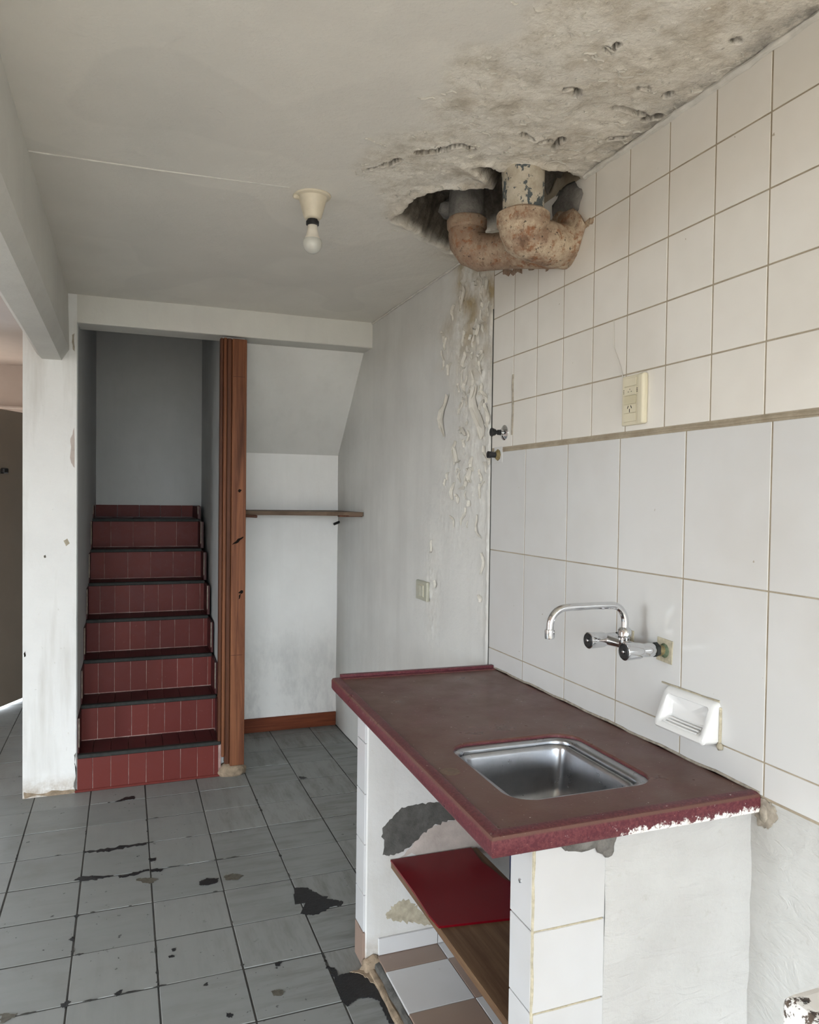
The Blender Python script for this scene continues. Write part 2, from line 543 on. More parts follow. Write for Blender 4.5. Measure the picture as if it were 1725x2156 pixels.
def piece(name, lo, hi, mat, parent, bev=0.0015, tilt=0.0):
    """a tile, brick or slat that shares its mesh with all pieces of the same size"""
    s = tuple(round(hi[i] - lo[i], 4) for i in range(3))
    key = (name, s, mat, bev)
    if key not in _cache:
        me = box_me(name, *s, bev)
        me.materials.append(MT[mat])
        _cache[key] = me
    c = [(hi[i] + lo[i]) / 2 for i in range(3)]
    r = (random.uniform(-tilt, tilt), random.uniform(-tilt, tilt), random.uniform(-tilt, tilt)) if tilt else None
    return link(name, _cache[key], None, parent, c, r)


def prism(name, pts, axis, lo, hi, mat, parent=None, loc=None):
    """polygon pts (2D in the two other axes, in order) extruded along axis from lo to hi"""
    def mk(p, d):
        if axis == 0: return (d, p[0], p[1])
        if axis == 1: return (p[0], d, p[1])
        return (p[0], p[1], d)
    n = len(pts)
    V = [Vector(mk(p, lo)) for p in pts] + [Vector(mk(p, hi)) for p in pts]
    c = sum(V, Vector()) / len(V) if loc is None else Vector(loc)
    faces = [list(range(n))[::-1], list(range(n, 2 * n))] + [[i, (i + 1) % n, n + (i + 1) % n, n + i] for i in range(n)]
    return link(name, me_py(name, [v - c for v in V], faces), mat, parent, c)


def sweep_data(path, radii, seg=20, cap=True):
    P = [Vector(p) for p in path]
    n = len(P)
    T = []
    for i in range(n):
        a = P[min(i + 1, n - 1)] - P[max(i - 1, 0)]
        if a.length < 1e-9: a = P[-1] - P[0]
        T.append(a.normalized())
    ref = Vector((0, 0, 1)) if abs(T[0].z) < 0.9 else Vector((1, 0, 0))
    N = (ref - T[0] * ref.dot(T[0])).normalized()
    V, Fc = [], []
    for i in range(n):
        N = (N - T[i] * N.dot(T[i])).normalized()
        B = T[i].cross(N)
        r = radii[i] if hasattr(radii, '__len__') else radii
        for k in range(seg):
            a = 2 * math.pi * k / seg
            V.append(P[i] + (N * math.cos(a) + B * math.sin(a)) * r)
    for i in range(n - 1):
        for k in range(seg):
            k2 = (k + 1) % seg
            Fc.append([i * seg + k, i * seg + k2, (i + 1) * seg + k2, (i + 1) * seg + k])
    if cap:
        Fc.append(list(range(seg))[::-1])
        Fc.append(list(range((n - 1) * seg, n * seg)))
    return V, Fc


def tube(name, path, radii, mat, parent=None, seg=20, jitter=0.0, jseed=0):
    V, Fc = sweep_data(path, radii, seg)
    if jitter:
        from mathutils import noise as mn
        V = [v + mn.noise_vector(v * 30 + Vector((jseed, 0, 0))) * jitter + mn.noise_vector(v * 90) * jitter * 0.4 for v in V]
    c = sum(V, Vector()) / len(V)
    me = me_py(name, [v - c for v in V], Fc, True)
    for p in me.polygons:
        if len(p.vertices) > 4: p.use_smooth = False
    try:
        me.set_sharp_from_angle(angle=math.radians(40))
    except Exception:
        pass
    return link(name, me, mat, parent, c)


def lathe(name, prof, mat, parent, c, axis=(0, 0, 1), seg=28):
    """prof: list of (radius, height along axis) from point c"""
    ax = Vector(axis).normalized()
    c = Vector(c)
    path = [c + ax * h for r, h in prof]
    # identical heights are allowed: build the frames from the axis itself
    ref = Vector((0, 0, 1)) if abs(ax.z) < 0.9 else Vector((1, 0, 0))
    N = (ref - ax * ref.dot(ax)).normalized()
    B = ax.cross(N)
    V, Fc = [], []
    for (r, h), p in zip(prof, path):
        for k in range(seg):
            a = 2 * math.pi * k / seg
            V.append(p - c + (N * math.cos(a) + B * math.sin(a)) * max(r, 1e-4))
    n = len(prof)
    for i in range(n - 1):
        for k in range(seg):
            k2 = (k + 1) % seg
            Fc.append([i * seg + k, i * seg + k2, (i + 1) * seg + k2, (i + 1) * seg + k])
    Fc.append(list(range(seg))[::-1]); Fc.append(list(range((n - 1) * seg, n * seg)))
    me = me_py(name, V, Fc, True)
    try:
        me.set_sharp_from_angle(angle=math.radians(38))
    except Exception:
        pass
    return link(name, me, mat, parent, c)


def lump(name, c, size, mat, parent=None, seed=0, amp=0.28, sub=3):
    """an irregular clod of mortar"""
    from mathutils import noise as mn
    bm = bmesh.new()
    bmesh.ops.create_icosphere(bm, subdivisions=sub, radius=1.0)
    for v in bm.verts:
        d = v.co.normalized()
        k = 1 + amp * mn.noise(d * 1.7 + Vector((seed * 3.1, 0, 0))) + amp * 0.6 * mn.noise(d * 5 + Vector((0, seed, 0)))
        v.co = Vector((d.x * size[0] * k, d.y * size[1] * k, d.z * size[2] * k))
    me = bpy.data.meshes.new(name)
    bm.to_mesh(me); bm.free()
    me.polygons.foreach_set('use_smooth', [True] * len(me.polygons))
    return link(name, me, mat, parent, c)


def rough_poly(pts, n_sub=5, amp=0.15, seed=0):
    """subdivide a 2D outline and make it ragged"""
    rs = random.Random(seed)
    out = []
    n = len(pts)
    for i in range(n):
        a, b = pts[i], pts[(i + 1) % n]
        L = math.hypot(b[0] - a[0], b[1] - a[1])
        for k in range(n_sub):
            t = k / n_sub
            j = amp * L / n_sub if k else 0
            out.append((a[0] + (b[0] - a[0]) * t + rs.uniform(-j, j), a[1] + (b[1] - a[1]) * t + rs.uniform(-j, j)))
    return out


# ------------------------------------------------------------------ numpy noise for relief
_perm = RNG.permutation(512)
_val = RNG.rand(512)


def vnoise(x, y, seed=0):
    xi, yi = np.floor(x).astype(int), np.floor(y).astype(int)
    fx, fy = x - xi, y - yi
    fx, fy = fx * fx * (3 - 2 * fx), fy * fy * (3 - 2 * fy)

    def h(a, b):
        return _val[_perm[(_perm[(a + seed * 17) & 511] + b) & 511]]
    return (h(xi, yi) * (1 - fx) + h(xi + 1, yi) * fx) * (1 - fy) + (h(xi, yi + 1) * (1 - fx) + h(xi + 1, yi + 1) * fx) * fy


def fbm(x, y, octv=4, seed=0, gain=0.5):
    s, a, t = 0, 1.0, 0
    for k in range(octv):
        s = s + a * vnoise(x * 2 ** k, y * 2 ** k, seed + k)
        t += a
        a *= gain
    return s / t


def sstep(a, b, x):
    t = np.clip((x - a) / (b - a), 0, 1)
    return t * t * (3 - 2 * t)


def seg_dist(X, Y, a, b):
    ax, ay = a
    dx, dy = b[0] - ax, b[1] - ay
    L = dx * dx + dy * dy + 1e-12
    t = np.clip(((X - ax) * dx + (Y - ay) * dy) / L, 0, 1)
    return np.hypot(X - ax - t * dx, Y - ay - t * dy)


def poly_sd(X, Y, pts):
    """positive inside"""
    d = np.full(X.shape, 1e9)
    ins = np.zeros(X.shape, bool)
    n = len(pts)
    for i in range(n):
        a, b = pts[i], pts[(i + 1) % n]
        d = np.minimum(d, seg_dist(X, Y, a, b))
        c = ((a[1] > Y) != (b[1] > Y))
        xx = (b[0] - a[0]) * (Y - a[1]) / ((b[1] - a[1]) if abs(b[1] - a[1]) > 1e-12 else 1e-12) + a[0]
        ins ^= c & (X < xx)
    return np.where(ins, d, -d)


def grid_obj(name, P, mat, parent=None, attrs=None, smooth=True):
    ny, nx = P.shape[:2]
    me = bpy.data.meshes.new(name)
    V = P.reshape(-1, 3)
    i = np.arange(nx - 1)[None, :] + np.arange(ny - 1)[:, None] * nx
    Fc = np.stack([i, i + 1, i + nx + 1, i + nx], -1).reshape(-1, 4)
    me.vertices.add(len(V)); me.vertices.foreach_set('co', V.astype(np.float32).ravel())
    me.loops.add(Fc.size); me.loops.foreach_set('vertex_index', Fc.ravel().astype(np.int32))
    me.polygons.add(len(Fc))
    me.polygons.foreach_set('loop_start', np.arange(0, Fc.size, 4, dtype=np.int32))
    me.update(calc_edges=True)
    me.polygons.foreach_set('use_smooth', np.full(len(Fc), smooth))
    for k, a in (attrs or {}).items():
        at = me.attributes.new(k, 'FLOAT', 'POINT')
        at.data.foreach_set('value', a.astype(np.float32).ravel())
    return link(name, me, mat, parent)


def lin(a, b, step):
    n = max(1, int(round(abs(b - a) / step)))
    return list(np.linspace(a, b, n + 1))


# ================================================================== SETTING
# ---- shell that closes the building off from the sky
st = lambda o: tag(o, kind='structure')
st(bx('roof_slab', (-2.6, YO, 3.0), (1.5, 6.3, 3.12), 'wall_grey'))
st(bx('wall_left', (-2.6, WY1, 0.0), (-2.5, 6.2, 3.0), 'warm_wall'))
st(bx('wall_left_front', (-2.6, YO, 0.0), (-2.5, WY0, 3.0), 'warm_wall'))
st(bx('wall_left_lintel', (-2.6, WY0, 2.00), (-2.5, WY1, 3.0), 'warm_wall'))
st(bx('wall_front_lintel', (-2.6, YO - 0.12, 1.95), (1.5, YO, 3.12), 'wall_white'))
st(bx('wall_front_left', (-2.6, YO - 0.12, 0), (-2.2, YO, 1.95), 'wall_white'))
st(bx('wall_front_right', (1.1, YO - 0.12, 0), (1.5, YO, 1.95), 'wall_white'))
st(bx('ground_side', (-30, YO - 0.12, -0.16), (-2.6, 6.22, -0.015), 'yard'))
st(bx('ground', (-30, -40, -0.16), (30, YO - 0.12, -0.015), 'yard'))
st(bx('wall_yard', (-30, -16.2, 0), (30, -16.0, 1.6), 'yard_wall'))

# ---- far wall of the neighbouring room with its doorway, door ajar
wf = st(bx('wall_far', (-2.6, 6.1, 1.90), (-0.43, 6.22, 3.0), 'warm_wall'))
st(bx('trim_1', (-2.6, 6.07, 1.985), (-0.43, 6.1, 2.004), 'warm_wall', None, 0.004))
st(bx('wall_far_left', (-2.6, 6.1, 0), (-1.42, 6.22, 1.90), 'warm_wall'))
st(bx('ground_back', (-9, 6.22, -0.16), (9, 12, -0.004), 'yard'))
portal('sky_portal_back', (-0.925, 6.15, 0.95), (math.radians(-90), 0, 0), 0.98, 1.9)
dd = Vector((0.103, 0.193, 0)).normalized()
d0, d1 = Vector((-0.642, 5.606, 0)) + dd * 0.40, Vector((-0.642, 5.606, 0)) - dd * 0.60
dn = Vector((dd.y, -dd.x, 0))
door = thing('door_1', tuple((d0 + d1) / 2), None, None)
tag(door, kind='structure')
ang = math.atan2(dd.y, dd.x)
mid = (d0 + d1) / 2 - dn * 0.02
lf = link('door_leaf', box_me('door_leaf', 1.0, 0.036, 1.900, 0.003), 'door', door, (mid.x, mid.y, 0.017 + 0.950), (0, 0, ang))
hp = at_y(3, 991, 5.43) + dn * 0.02
link('door_latch', box_me('door_latch', 0.05, 0.03, 0.035, 0.006), 'black', door, hp, (0, 0, ang))
link('door_plate', box_me('door_plate', 0.16, 0.01, 0.045, 0.003), 'door', door, at_y(0, 965, 5.43), (0, 0, ang))

# ---- floor: dark joint bed with every tile laid on it
floor = st(bx('floor', (-2.5, YO, -0.12), (W + 0.1, 6.25, -0.0014), 'grout_dark'))
FP = 0.23625
fx0, fy0 = -0.37988, 3.39575
c_lo, c_hi = -4, 7
for i in range(c_lo, c_hi + 1):
    for j in range(-10, 12):
        x0, x1 = fx0 + i * FP, fx0 + (i + 1) * FP
        y1, y0 = fy0 - j * FP, fy0 - (j + 1) * FP
        if x0 > 1.19 or y0 < 0.9: continue
        if y0 > 3.95 and -0.40 < x0 and x1 < 0.44: continue
        if y0 > 4.40 and x1 > 0.0: continue
        if x1 > W - 0.002: x1 = W - 0.002
        if x1 - x0 < 0.03: continue
        if 1.2 < y0 < 2.0 and x0 > 0.70: continue
        g = 0.0018 + random.uniform(0, 0.0011)
        dz = random.uniform(-0.0008, 0.0008)
        piece('floor_tile', (x0 + g, y0 + g, -0.010 + dz), (x1 - g, y1 - g, 0.0 + dz), 'floor', floor, 0.0012, 0.0022)
# bed beyond the tiles that are in view
bx('floor_screed', (-2.5, YO, -0.006), (fx0 - 4 * FP, 6.2, -0.001), 'floor', floor)
bx('floor_screed', (fx0 - 4 * FP, YO, -0.006), (W, 0.95, -0.001), 'bounce_floor', floor)  # unseen pale floor, added to bounce warm light onto the ceiling


def floor_mark(name, px, mat, seed, th=0.0008, amp=0.85, nsub=7):
    pts = [at_z(a, b, 0.0) for a, b in px]
    pl = rough_poly([(p.x, p.y) for p in pts], nsub, amp, seed)
    return prism(name, pl, 2, 0.0008, 0.0008 + th, mat, floor)


Z1 = lambda l: [(x * 0.49855, 1600 + y * 0.49855) for x, y in l]     # from an enlarged view of the floor
marks = [
    ('tar_patch', [(1242, 540), (1290, 542), (1330, 560), (1400, 590), (1450, 600), (1440, 618), (1395, 622), (1370, 640), (1330, 656), (1295, 655)], 'tar'),
    ('tar_patch', [(840, 515), (870, 502), (925, 500), (915, 520), (880, 530), (845, 530)], 'tar'),
    ('tar_patch', [(485, 178), (530, 158), (568, 153), (568, 166), (525, 173)], 'tar'),
    ('tar_patch', [(628, 420), (660, 413), (655, 428), (632, 430)], 'tar'),
    ('tar_patch', [(635, 462), (690, 460), (680, 472), (640, 474)], 'tar'),
    ('tar_patch', [(575, 505), (635, 498), (670, 505), (640, 522), (600, 520)], 'stain'),
    ('tar_patch', [(310, 512), (345, 492), (430, 492), (480, 490), (430, 502), (350, 512)], 'tar'),
    ('tar_patch', [(350, 385), (440, 378), (520, 362), (615, 350), (620, 358), (540, 372), (440, 390), (360, 394)], 'tar'),
    ('tar_patch', [(500, 490), (580, 475), (630, 462), (630, 470), (560, 490), (505, 500)], 'tar'),
    ('tar_patch', [(255, 1035), (285, 1018), (300, 1022), (275, 1052)], 'tar'),
    ('tar_patch', [(290, 760), (312, 745), (308, 768)], 'tar'),
    ('tar_patch', [(480, 990), (515, 972), (515, 988), (490, 1000)], 'tar'),
    ('tar_patch', [(725, 800), (745, 795), (740, 808), (728, 810)], 'tar'),
    ('tar_patch', [(712, 830), (728, 824), (738, 832), (715, 838)], 'tar'),
    ('tar_patch', [(1160, 860), (1190, 850), (1185, 872), (1165, 872)], 'tar'),
    ('tar_patch', [(955, 1070), (985, 1075), (980, 1090), (960, 1088)], 'tar'),
    ('tar_patch', [(1380, 870), (1415, 880), (1425, 920), (1400, 915)], 'tar'),
    ('tar_patch', [(310, 660), (335, 652), (330, 664), (318, 668)], 'tar'),
    ('tar_patch', [(1260, 70), (1285, 72), (1300, 78), (1270, 82)], 'tar'),
    ('brown_stain', [(945, 492), (985, 480), (1030, 490), (1000, 508), (955, 508)], 'stain'),
    ('brown_stain', [(1145, 980), (1180, 970), (1205, 978), (1185, 998), (1155, 998)], 'stain'),
    ('brown_stain', [(0, 1075), (75, 1070), (60, 1090), (0, 1115)], 'stain'),
]
for k, (nm, l, m_) in enumerate(marks):
    floor_mark(nm, Z1(l), m_, k)
# broken-out floor beside the sink unit
Z2 = lambda l: [(640 + x * 0.1507, 1960 + y * 0.1507) for x, y in l]
floor_mark('tar_patch', Z2([(360, 520), (450, 560), (480, 640), (640, 590), (800, 600), (900, 660), (1000, 760), (1080, 850), (1180, 960),
                            (1290, 1120), (1400, 1300), (1190, 1300), (1120, 1140), (1040, 980), (900, 930), (760, 950), (690, 1000), (600, 1060), (540, 1010), (500, 850), (430, 700)]), 'tar', 90, 0.002, 0.6, 7)
floor_mark('mortar_patch', Z2([(640, 590), (800, 555), (960, 640), (1110, 760), (1240, 960), (1360, 1180), (1430, 1300), (1330, 1300), (1220, 1080), (1060, 840), (900, 680), (780, 610)]), 'cement_tan', 91, 0.004, 0.6, 7)
# crumbled joints: thin dark slivers along some of the joints
rs = random.Random(3)
for k in range(46):
    if rs.random() < 0.6:
        i = rs.randint(0, 4); xx = fx0 + i * FP; yy = rs.uniform(2.0, 3.5)
        l, w_ = rs.uniform(0.01, 0.05), rs.uniform(0.003, 0.007)
        pl = [(xx - w_, yy), (xx, yy - l / 2), (xx + w_ * rs.random(), yy), (xx, yy + l / 2)]
    else:
        j = rs.randint(-1, 5); yy = fy0 - j * FP; xx = rs.uniform(-0.35, 0.6)
        l, w_ = rs.uniform(0.01, 0.06), rs.uniform(0.003, 0.007)
        pl = [(xx - l / 2, yy), (xx, yy - w_), (xx + l / 2, yy), (xx, yy + w_ * rs.random())]
    prism('joint_gap', rough_poly(pl, 3, 0.25, k), 2, 0.0008, 0.0016, 'grout_dark', floor)

# ---- ceiling with the broken, peeling area over the drain
pc = lambda l: [tuple(at_z(a, b, ZC)[:2]) for a, b in l]
dmg_poly = pc([(960, 548), (830, 482), (800, 440), (748, 345), (790, 290), (880, 262), (905, 200), (965, 130), (1060, 50)]) + \
    [(0.62, 1.05), (0.85, 0.75), (1.25, 0.75), (1.25, 2.55)]
hole_poly = pc([(826, 464), (862, 428), (900, 402), (950, 396), (1005, 398), (1042, 402), (1035, 380), (985, 354), (1030, 350), (1062, 366)]) + \
    [(1.05, 1.845), (1.12, 1.835), (1.195, 1.86)] + [(1.23, 1.90), (1.23, 2.12), (1.13, 2.33)] + pc([(952, 528), (905, 505), (868, 482)])
cracks = [([(776, 356), (800, 350), (818, 346), (840, 338)], 0.006), ([(880, 324), (905, 322), (930, 316), (950, 309), (972, 308)], 0.007),
          ([(985, 312), (996, 322)], 0.004), ([(1164, 316), (1170, 305), (1182, 292)], 0.005), ([(1282, 296), (1318, 290)], 0.005),
          ([(1300, 232), (1335, 240), (1365, 244)], 0.004), ([(1363, 252), (1386, 244)], 0.008), ([(1405, 205), (1412, 198)], 0.006),
          ([(1275, 100), (1285, 112), (1300, 96)], 0.004), ([(1190, 190), (1215, 185), (1215, 205)], 0.004), ([(1100, 285), (1130, 300), (1160, 296)], 0.003),
          ([(1340, 188), (1365, 190)], 0.003), ([(1545, 90), (1556, 92)], 0.004)]
xs = np.array(lin(-0.36, 0.45, 0.045)[:-1] + lin(0.45, W + 0.004, 0.005))
ys = np.array(lin(YO, 1.0, 0.1)[:-1] + lin(1.0, 2.62, 0.005)[:-1] + lin(2.62, 4.0, 0.045))
GX, GY = np.meshgrid(xs, ys)
nz1 = fbm(GX * 9, GY * 9, 4, 1)
sd = poly_sd(GX, GY, dmg_poly) + (fbm(GX * 6, GY * 6, 4, 8) - 0.5) * 0.16
dmg = sstep(-0.03, 0.06, sd)
inten = 0.25 + 0.75 * np.exp(-(((GX - 1.0) / 0.38) ** 2 + ((GY - 1.85) / 0.55) ** 2))
fr = fbm(GX * 6.5, GY * 6.5, 5, 3, 0.60) * 7
lay = np.floor(fr) / 7
H = dmg * inten * (lay - 0.3) * 0.020
H -= dmg * (0.25 + 0.75 * inten) * 0.0035 * np.exp(-((fr - np.floor(fr)) / 0.10) ** 2)
H += dmg * inten * (fbm(GX * 55, GY * 55, 3, 6) - 0.5) * 0.0035
H += (fbm(GX * 2.2, GY * 2.2, 2, 12) - 0.5) * 0.006
sh = poly_sd(GX, GY, hole_poly) + (fbm(GX * 18, GY * 18, 3, 21) - 0.5) * 0.035
hol = sstep(-0.004, 0.010, sh)
H = H * (1 - hol) + hol * (0.030 + 0.105 * sstep(0.0, 0.06, sh) + (fbm(GX * 22, GY * 22, 4, 30) - 0.5) * 0.07)
H -= 0.010 * np.exp(-((sh + 0.012) / 0.012) ** 2) * (0.3 + fbm(GX * 20, GY * 20, 2, 33))
for line, w_ in cracks:
    pts = pc(line)
    for a, b in zip(pts[:-1], pts[1:]):
        d = seg_dist(GX, GY, a, b) + (fbm(GX * 40, GY * 40, 2, 40) - 0.5) * 0.016
        w2 = w_ * 1.55
        k = sstep(w2, w2 * 0.55, d)
        H = np.maximum(H, H * (1 - k) + k * 0.055)
        hol = np.maximum(hol, sstep(w2 * 1.20, w2 * 0.85, d))
        H -= 0.0015 * np.exp(-((d - w2 * 1.3) / 0.004) ** 2)
# hairline plaster ridge from the beam to the lamp
rl = pc([(60, 318), (330, 358), (610, 394)])
for a, b in zip(rl[:-1], rl[1:]):
    pass
H *= sstep(-0.36, -0.2, GX)
P = np.stack([GX, GY, ZC + H], -1)
ceil = st(grid_obj('ceiling', P[:, ::-1], 'ceiling', None, {'dmg': dmg[:, ::-1], 'hole': hol[:, ::-1]}))
st(bx('ceiling_side', (-2.5, YO, ZC), (-0.30, 6.1, ZC + 0.1), 'warm_wall'))
rp = [(p[0], p[1], ZC + 0.0005) for p in rl]
tube('plaster_ridge', rp, 0.0030, 'ridge', ceil, 8)
# rough joint between ceiling and tiles
tube('ceiling_joint', [(W - 0.001, y, ZC - 0.004) for y in lin(0.2, 1.84, 0.02)], 0.0085, 'ridge', ceil, 8, 0.004, 4)
tube('ceiling_joint', [(W - 0.001, y, ZC - 0.004) for y in lin(2.42, YF, 0.03)], 0.0045, 'ridge', ceil, 8, 0.002, 4)


def flakes(name, pts, parent, nrm, seed, mat='flake', along=(-1, 0, 0)):
    """loose curls of paint hanging from a surface, one joined mesh"""
    rs = random.Random(seed)
    V, Fc = [], []
    nrm = Vector(nrm)
    a0 = Vector(along)
    b0 = nrm.cross(a0)
    for (p, L, wd, curl, ang) in pts:
        p = Vector(p)
        a = a0 * math.cos(ang) + b0 * math.sin(ang)
        b = nrm.cross(a)
        base = len(V)
        nu, nv = 5, 4
        for i in range(nu + 1):
            u = i / nu
            wv = wd * (0.10 + 0.90 * math.sin(math.pi * (0.04 + 0.92 * u))) * rs.uniform(0.55, 1.15)
            bow = L * 0.18 * math.sin(u * 5 + L * 900)
            for j in range(nv + 1):
                v = j / nv
                lift = curl * v ** 2 + 0.0008
                V.append(p + a * (L * (u - 0.5) + rs.uniform(-0.05, 0.05) * L) + b * (wv * (v - 0.3) + bow) + nrm * lift)
        for i in range(nu):
            for j in range(nv):
                q = base + i * (nv + 1) + j
                Fc.append([q, q + 1, q + nv + 2, q + nv + 1])
    me = bpy.data.meshes.new(name)
    me.from_pydata([tuple(v) for v in V], [], Fc)
    me.update()
    o = link(name, me, mat, parent)
    o['kind'] = 'stuff'
    md = o.modifiers.new('thickness', 'SOLIDIFY'); md.thickness = 0.0009
    return o


rs = random.Random(8)
fl = []
while len(fl) < 170:
    x, y = rs.uniform(0.52, 1.19), rs.uniform(1.05, 2.50)
    s = float(poly_sd(np.array([x]), np.array([y]), dmg_poly)[0])
    hs = float(poly_sd(np.array([x]), np.array([y]), hole_poly)[0])
    if s < -0.01 or hs > -0.005: continue
    w_ = math.exp(-((x - 1.0) / 0.4) ** 2 - ((y - 1.9) / 0.7) ** 2)
    if rs.random() > 0.2 + w_: continue
    i, j = np.searchsorted(xs, x), np.searchsorted(ys, y)
    z = ZC + H[min(j, len(ys) - 1), min(i, len(xs) - 1)]
    fl.append(((x, y, z + 0.001), rs.uniform(0.010, 0.010 + 0.045 * rs.random()), rs.uniform(0.003, 0.0085), rs.uniform(0.0006, 0.0032), rs.gauss(0.1, 0.6)))
flakes('paint_flakes', fl, ceil, (0, 0, -1), 4)

# ---- beams
bl = [(-0.246, ZC + 0.02), (-0.240, 2.040), (-0.272, 1.990), (-0.352, 1.990), (-0.372, 2.010), (-0.372, ZC + 0.02)]
st(prism('ceiling_beam_long', bl, 1, YO, YF + 0.02, 'beam'))
st(bx('ceiling_beam_cross', (-0.30, YF + 0.001, 2.166), (W + 0.01, YF + 0.155, ZC + 0.08), 'beam', None, 0.006, 2))

# ---- stair walls, pillar, niche
st(prism('wall_stair_left', [(-0.430, YF), (-0.208, YF), (-0.186, 5.52), (-0.186, 6.1), (-0.43, 6.1)], 2, 0, 2.9, 'pillar'))
wsl = bpy.data.objects['wall_stair_left']
for k, (l, m_) in enumerate([([(134, 1138), (142, 1134), (147, 1144), (139, 1150)], 'stain_ochre'), ([(148, 930), (156, 900), (157, 985), (150, 975)], 'render_pink'),
                             ([(156, 1590), (166, 1584), (166, 1668), (155, 1655), (160, 1625)], 'cement'), ([(50, 1668), (75, 1672), (120, 1664), (160, 1662), (160, 1668), (52, 1682)], 'cement_tan'),
                             ([(92, 1170), (96, 1168), (97, 1174), (93, 1175)], 'stain'), ([(50, 1376), (53, 1370), (54, 1382), (51, 1384)], 'dark_matt'),
                             ([(152, 705), (157, 702), (157, 740), (153, 735)], 'caulk')]):
    q = [at_y(a, b, YF) for a, b in l]
    prism('paint_chip', rough_poly([(min(p.x, -0.2085), max(p.z, 0.001)) for p in q], 4, 0.2, 200 + k), 1, YF - 0.0012, YF + 0.001, m_, wsl)
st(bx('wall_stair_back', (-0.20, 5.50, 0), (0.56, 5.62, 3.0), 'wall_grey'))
st(prism('wall_stair_right', [(0.447, YF + 0.035), (0.553, YF + 0.035), (0.575, 5.52), (0.50, 5.52)], 2, 0, 2.9, 'wall_grey'))
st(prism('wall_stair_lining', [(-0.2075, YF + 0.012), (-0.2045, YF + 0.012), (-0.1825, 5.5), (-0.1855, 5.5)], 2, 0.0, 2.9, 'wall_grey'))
st(bx('wall_niche_back', (0.55, YB, 0), (W + 0.02, YB + 0.1, 3.0), 'niche'))
sl = [(YB + 0.02, 1.615), (YB + 0.02, 2.9), (YF + 0.15, 2.9), (YF + 0.15, 2.172)]
st(prism('ceiling_niche_slope', sl, 0, 0.548, W + 0.01, 'wall_white'))
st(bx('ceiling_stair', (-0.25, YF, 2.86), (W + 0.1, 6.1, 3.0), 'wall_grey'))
bb = st(bx('baseboard_niche', (0.56, YB - 0.014, 0.0), (W - 0.001, YB, 0.082), 'wood_base', None, 0.003))

# ---- right wall: masonry, peeling plaster, the two kinds of tile
wr = st(bx('wall_right', (W + 0.012, YO, -0.1), (W + 0.14, 6.2, 3.0), 'grout'))
bx('grout_bed', (W + 0.0009, -0.10, 0.788), (W + 0.013, 2.402, ZC + 0.02), 'grout', wr)
bx('front_plaster', (W + 0.0015, YO, 0.0), (W + 0.013, -0.09, ZC + 0.02), 'wall_white', wr)
TP = 0.152
yU, zU = 2.398, 1.558
UPPER_TOP = ZC + 0.004
for c in range(0, 16):
    for r in range(0, 5):
        z0 = zU + r * TP + (0.004 if r == 0 else 0)
        z1 = min(zU + (r + 1) * TP, UPPER_TOP)
        y1, y0 = yU - c * TP, yU - (c + 1) * TP
        g = 0.0016
        piece('tile', (W, y0 + g + 0.0006, z0 + g), (W + 0.008, y1 - g, z1 - g), 'tile_up', wr, 0.0010, 0.0016)
LPY, LPZ = 0.24855, 0.34591
yL, zL = 2.403, 1.5537
for c in range(0, 10):
    y1, y0 = yL - c * LPY, yL - (c + 1) * LPY
    for z0, z1 in ((zL - LPZ, zL - 0.005), (zL - 2 * LPZ, zL - LPZ), (0.792, zL - 2 * LPZ)):
        g = 0.0014
        piece('tile', (W, y0 + g + 0.0010, z0 + g), (W + 0.008, y1 - g, z1 - g), 'tile_low', wr, 0.0010, 0.0012)
# thick joint between the two tile fields
pts = []
jl = lin(-0.1, 2.40, 0.03)
bnd = tube('joint_band', [(W + 0.0020, y, 1.5555 + 0.0012 * math.sin(y * 23)) for y in jl], [0.0056 - 0.0030 * max(0, (y - 0.6) / 1.8) for y in jl], 'grout', wr, 8)
# caulk along the worktop and tile edge
tube('caulk_bead', [(W, y, ZT + 0.004 + 0.0015 * math.sin(y * 31)) for y in lin(1.17, 2.38, 0.03)], 0.0034, 'caulk', wr, 8, 0.0016)
tube('joint_filler', [(W - 0.0004, 2.246 + 0.002 * math.sin(z * 40), z) for z in lin(1.60, 1.80, 0.02)], 0.0045, 'caulk', wr, 8, 0.0014)
# plaster field beyond the tiles
ysp = np.array(lin(2.3995, 3.20, 0.006)[:-1] + lin(3.20, YB + 0.01, 0.04))
zsp = np.array(lin(0.0, 0.75, 0.05)[:-1] + lin(0.75, ZC + 0.02, 0.008))
PY, PZ = np.meshgrid(ysp, zsp)
edge = 2.95 - 0.10 * sstep(1.0, 2.1, PZ) + (fbm(PZ * 3, PY * 3, 3, 50) - 0.5) * 0.45
m1 = sstep(-0.05, 0.22, edge - PY) * sstep(0.95, 1.35, PZ + (fbm(PZ * 4, PY * 4, 3, 51) - 0.5) * 0.5)
m2 = 0.55 * sstep(2.58, 2.42, PY + (fbm(PZ * 5, PY * 5, 3, 53) - 0.5) * 0.12) * sstep(0.75, 0.95, PZ)
m3_ = np.exp(-(((PY - 2.93) / 0.10) ** 2 + ((PZ - 1.0) / 0.28) ** 2)) * 0.8
pd = np.clip(np.maximum.reduce([m1 * (0.35 + 0.65 * sstep(1.2, 1.8, PZ)), m2, m3_]), 0, 1)
ff = fbm(PY * 8, PZ * 6, 5, 60, 0.6) * 8
flo = np.floor(ff)
D = pd * ((flo / 8 - 0.45) * 0.014) + pd * 0.006 * np.exp(-((ff - flo) / 0.10) ** 2) + pd * (fbm(PY * 50, PZ * 50, 3, 66) - 0.5) * 0.004
D += (fbm(PY * 4, PZ * 4, 2, 70) - 0.5) * 0.007
D += 0.006 * sstep(2.45, 2.405, PY) * (0.5 + fbm(PZ * 14, PY * 8, 3, 71))
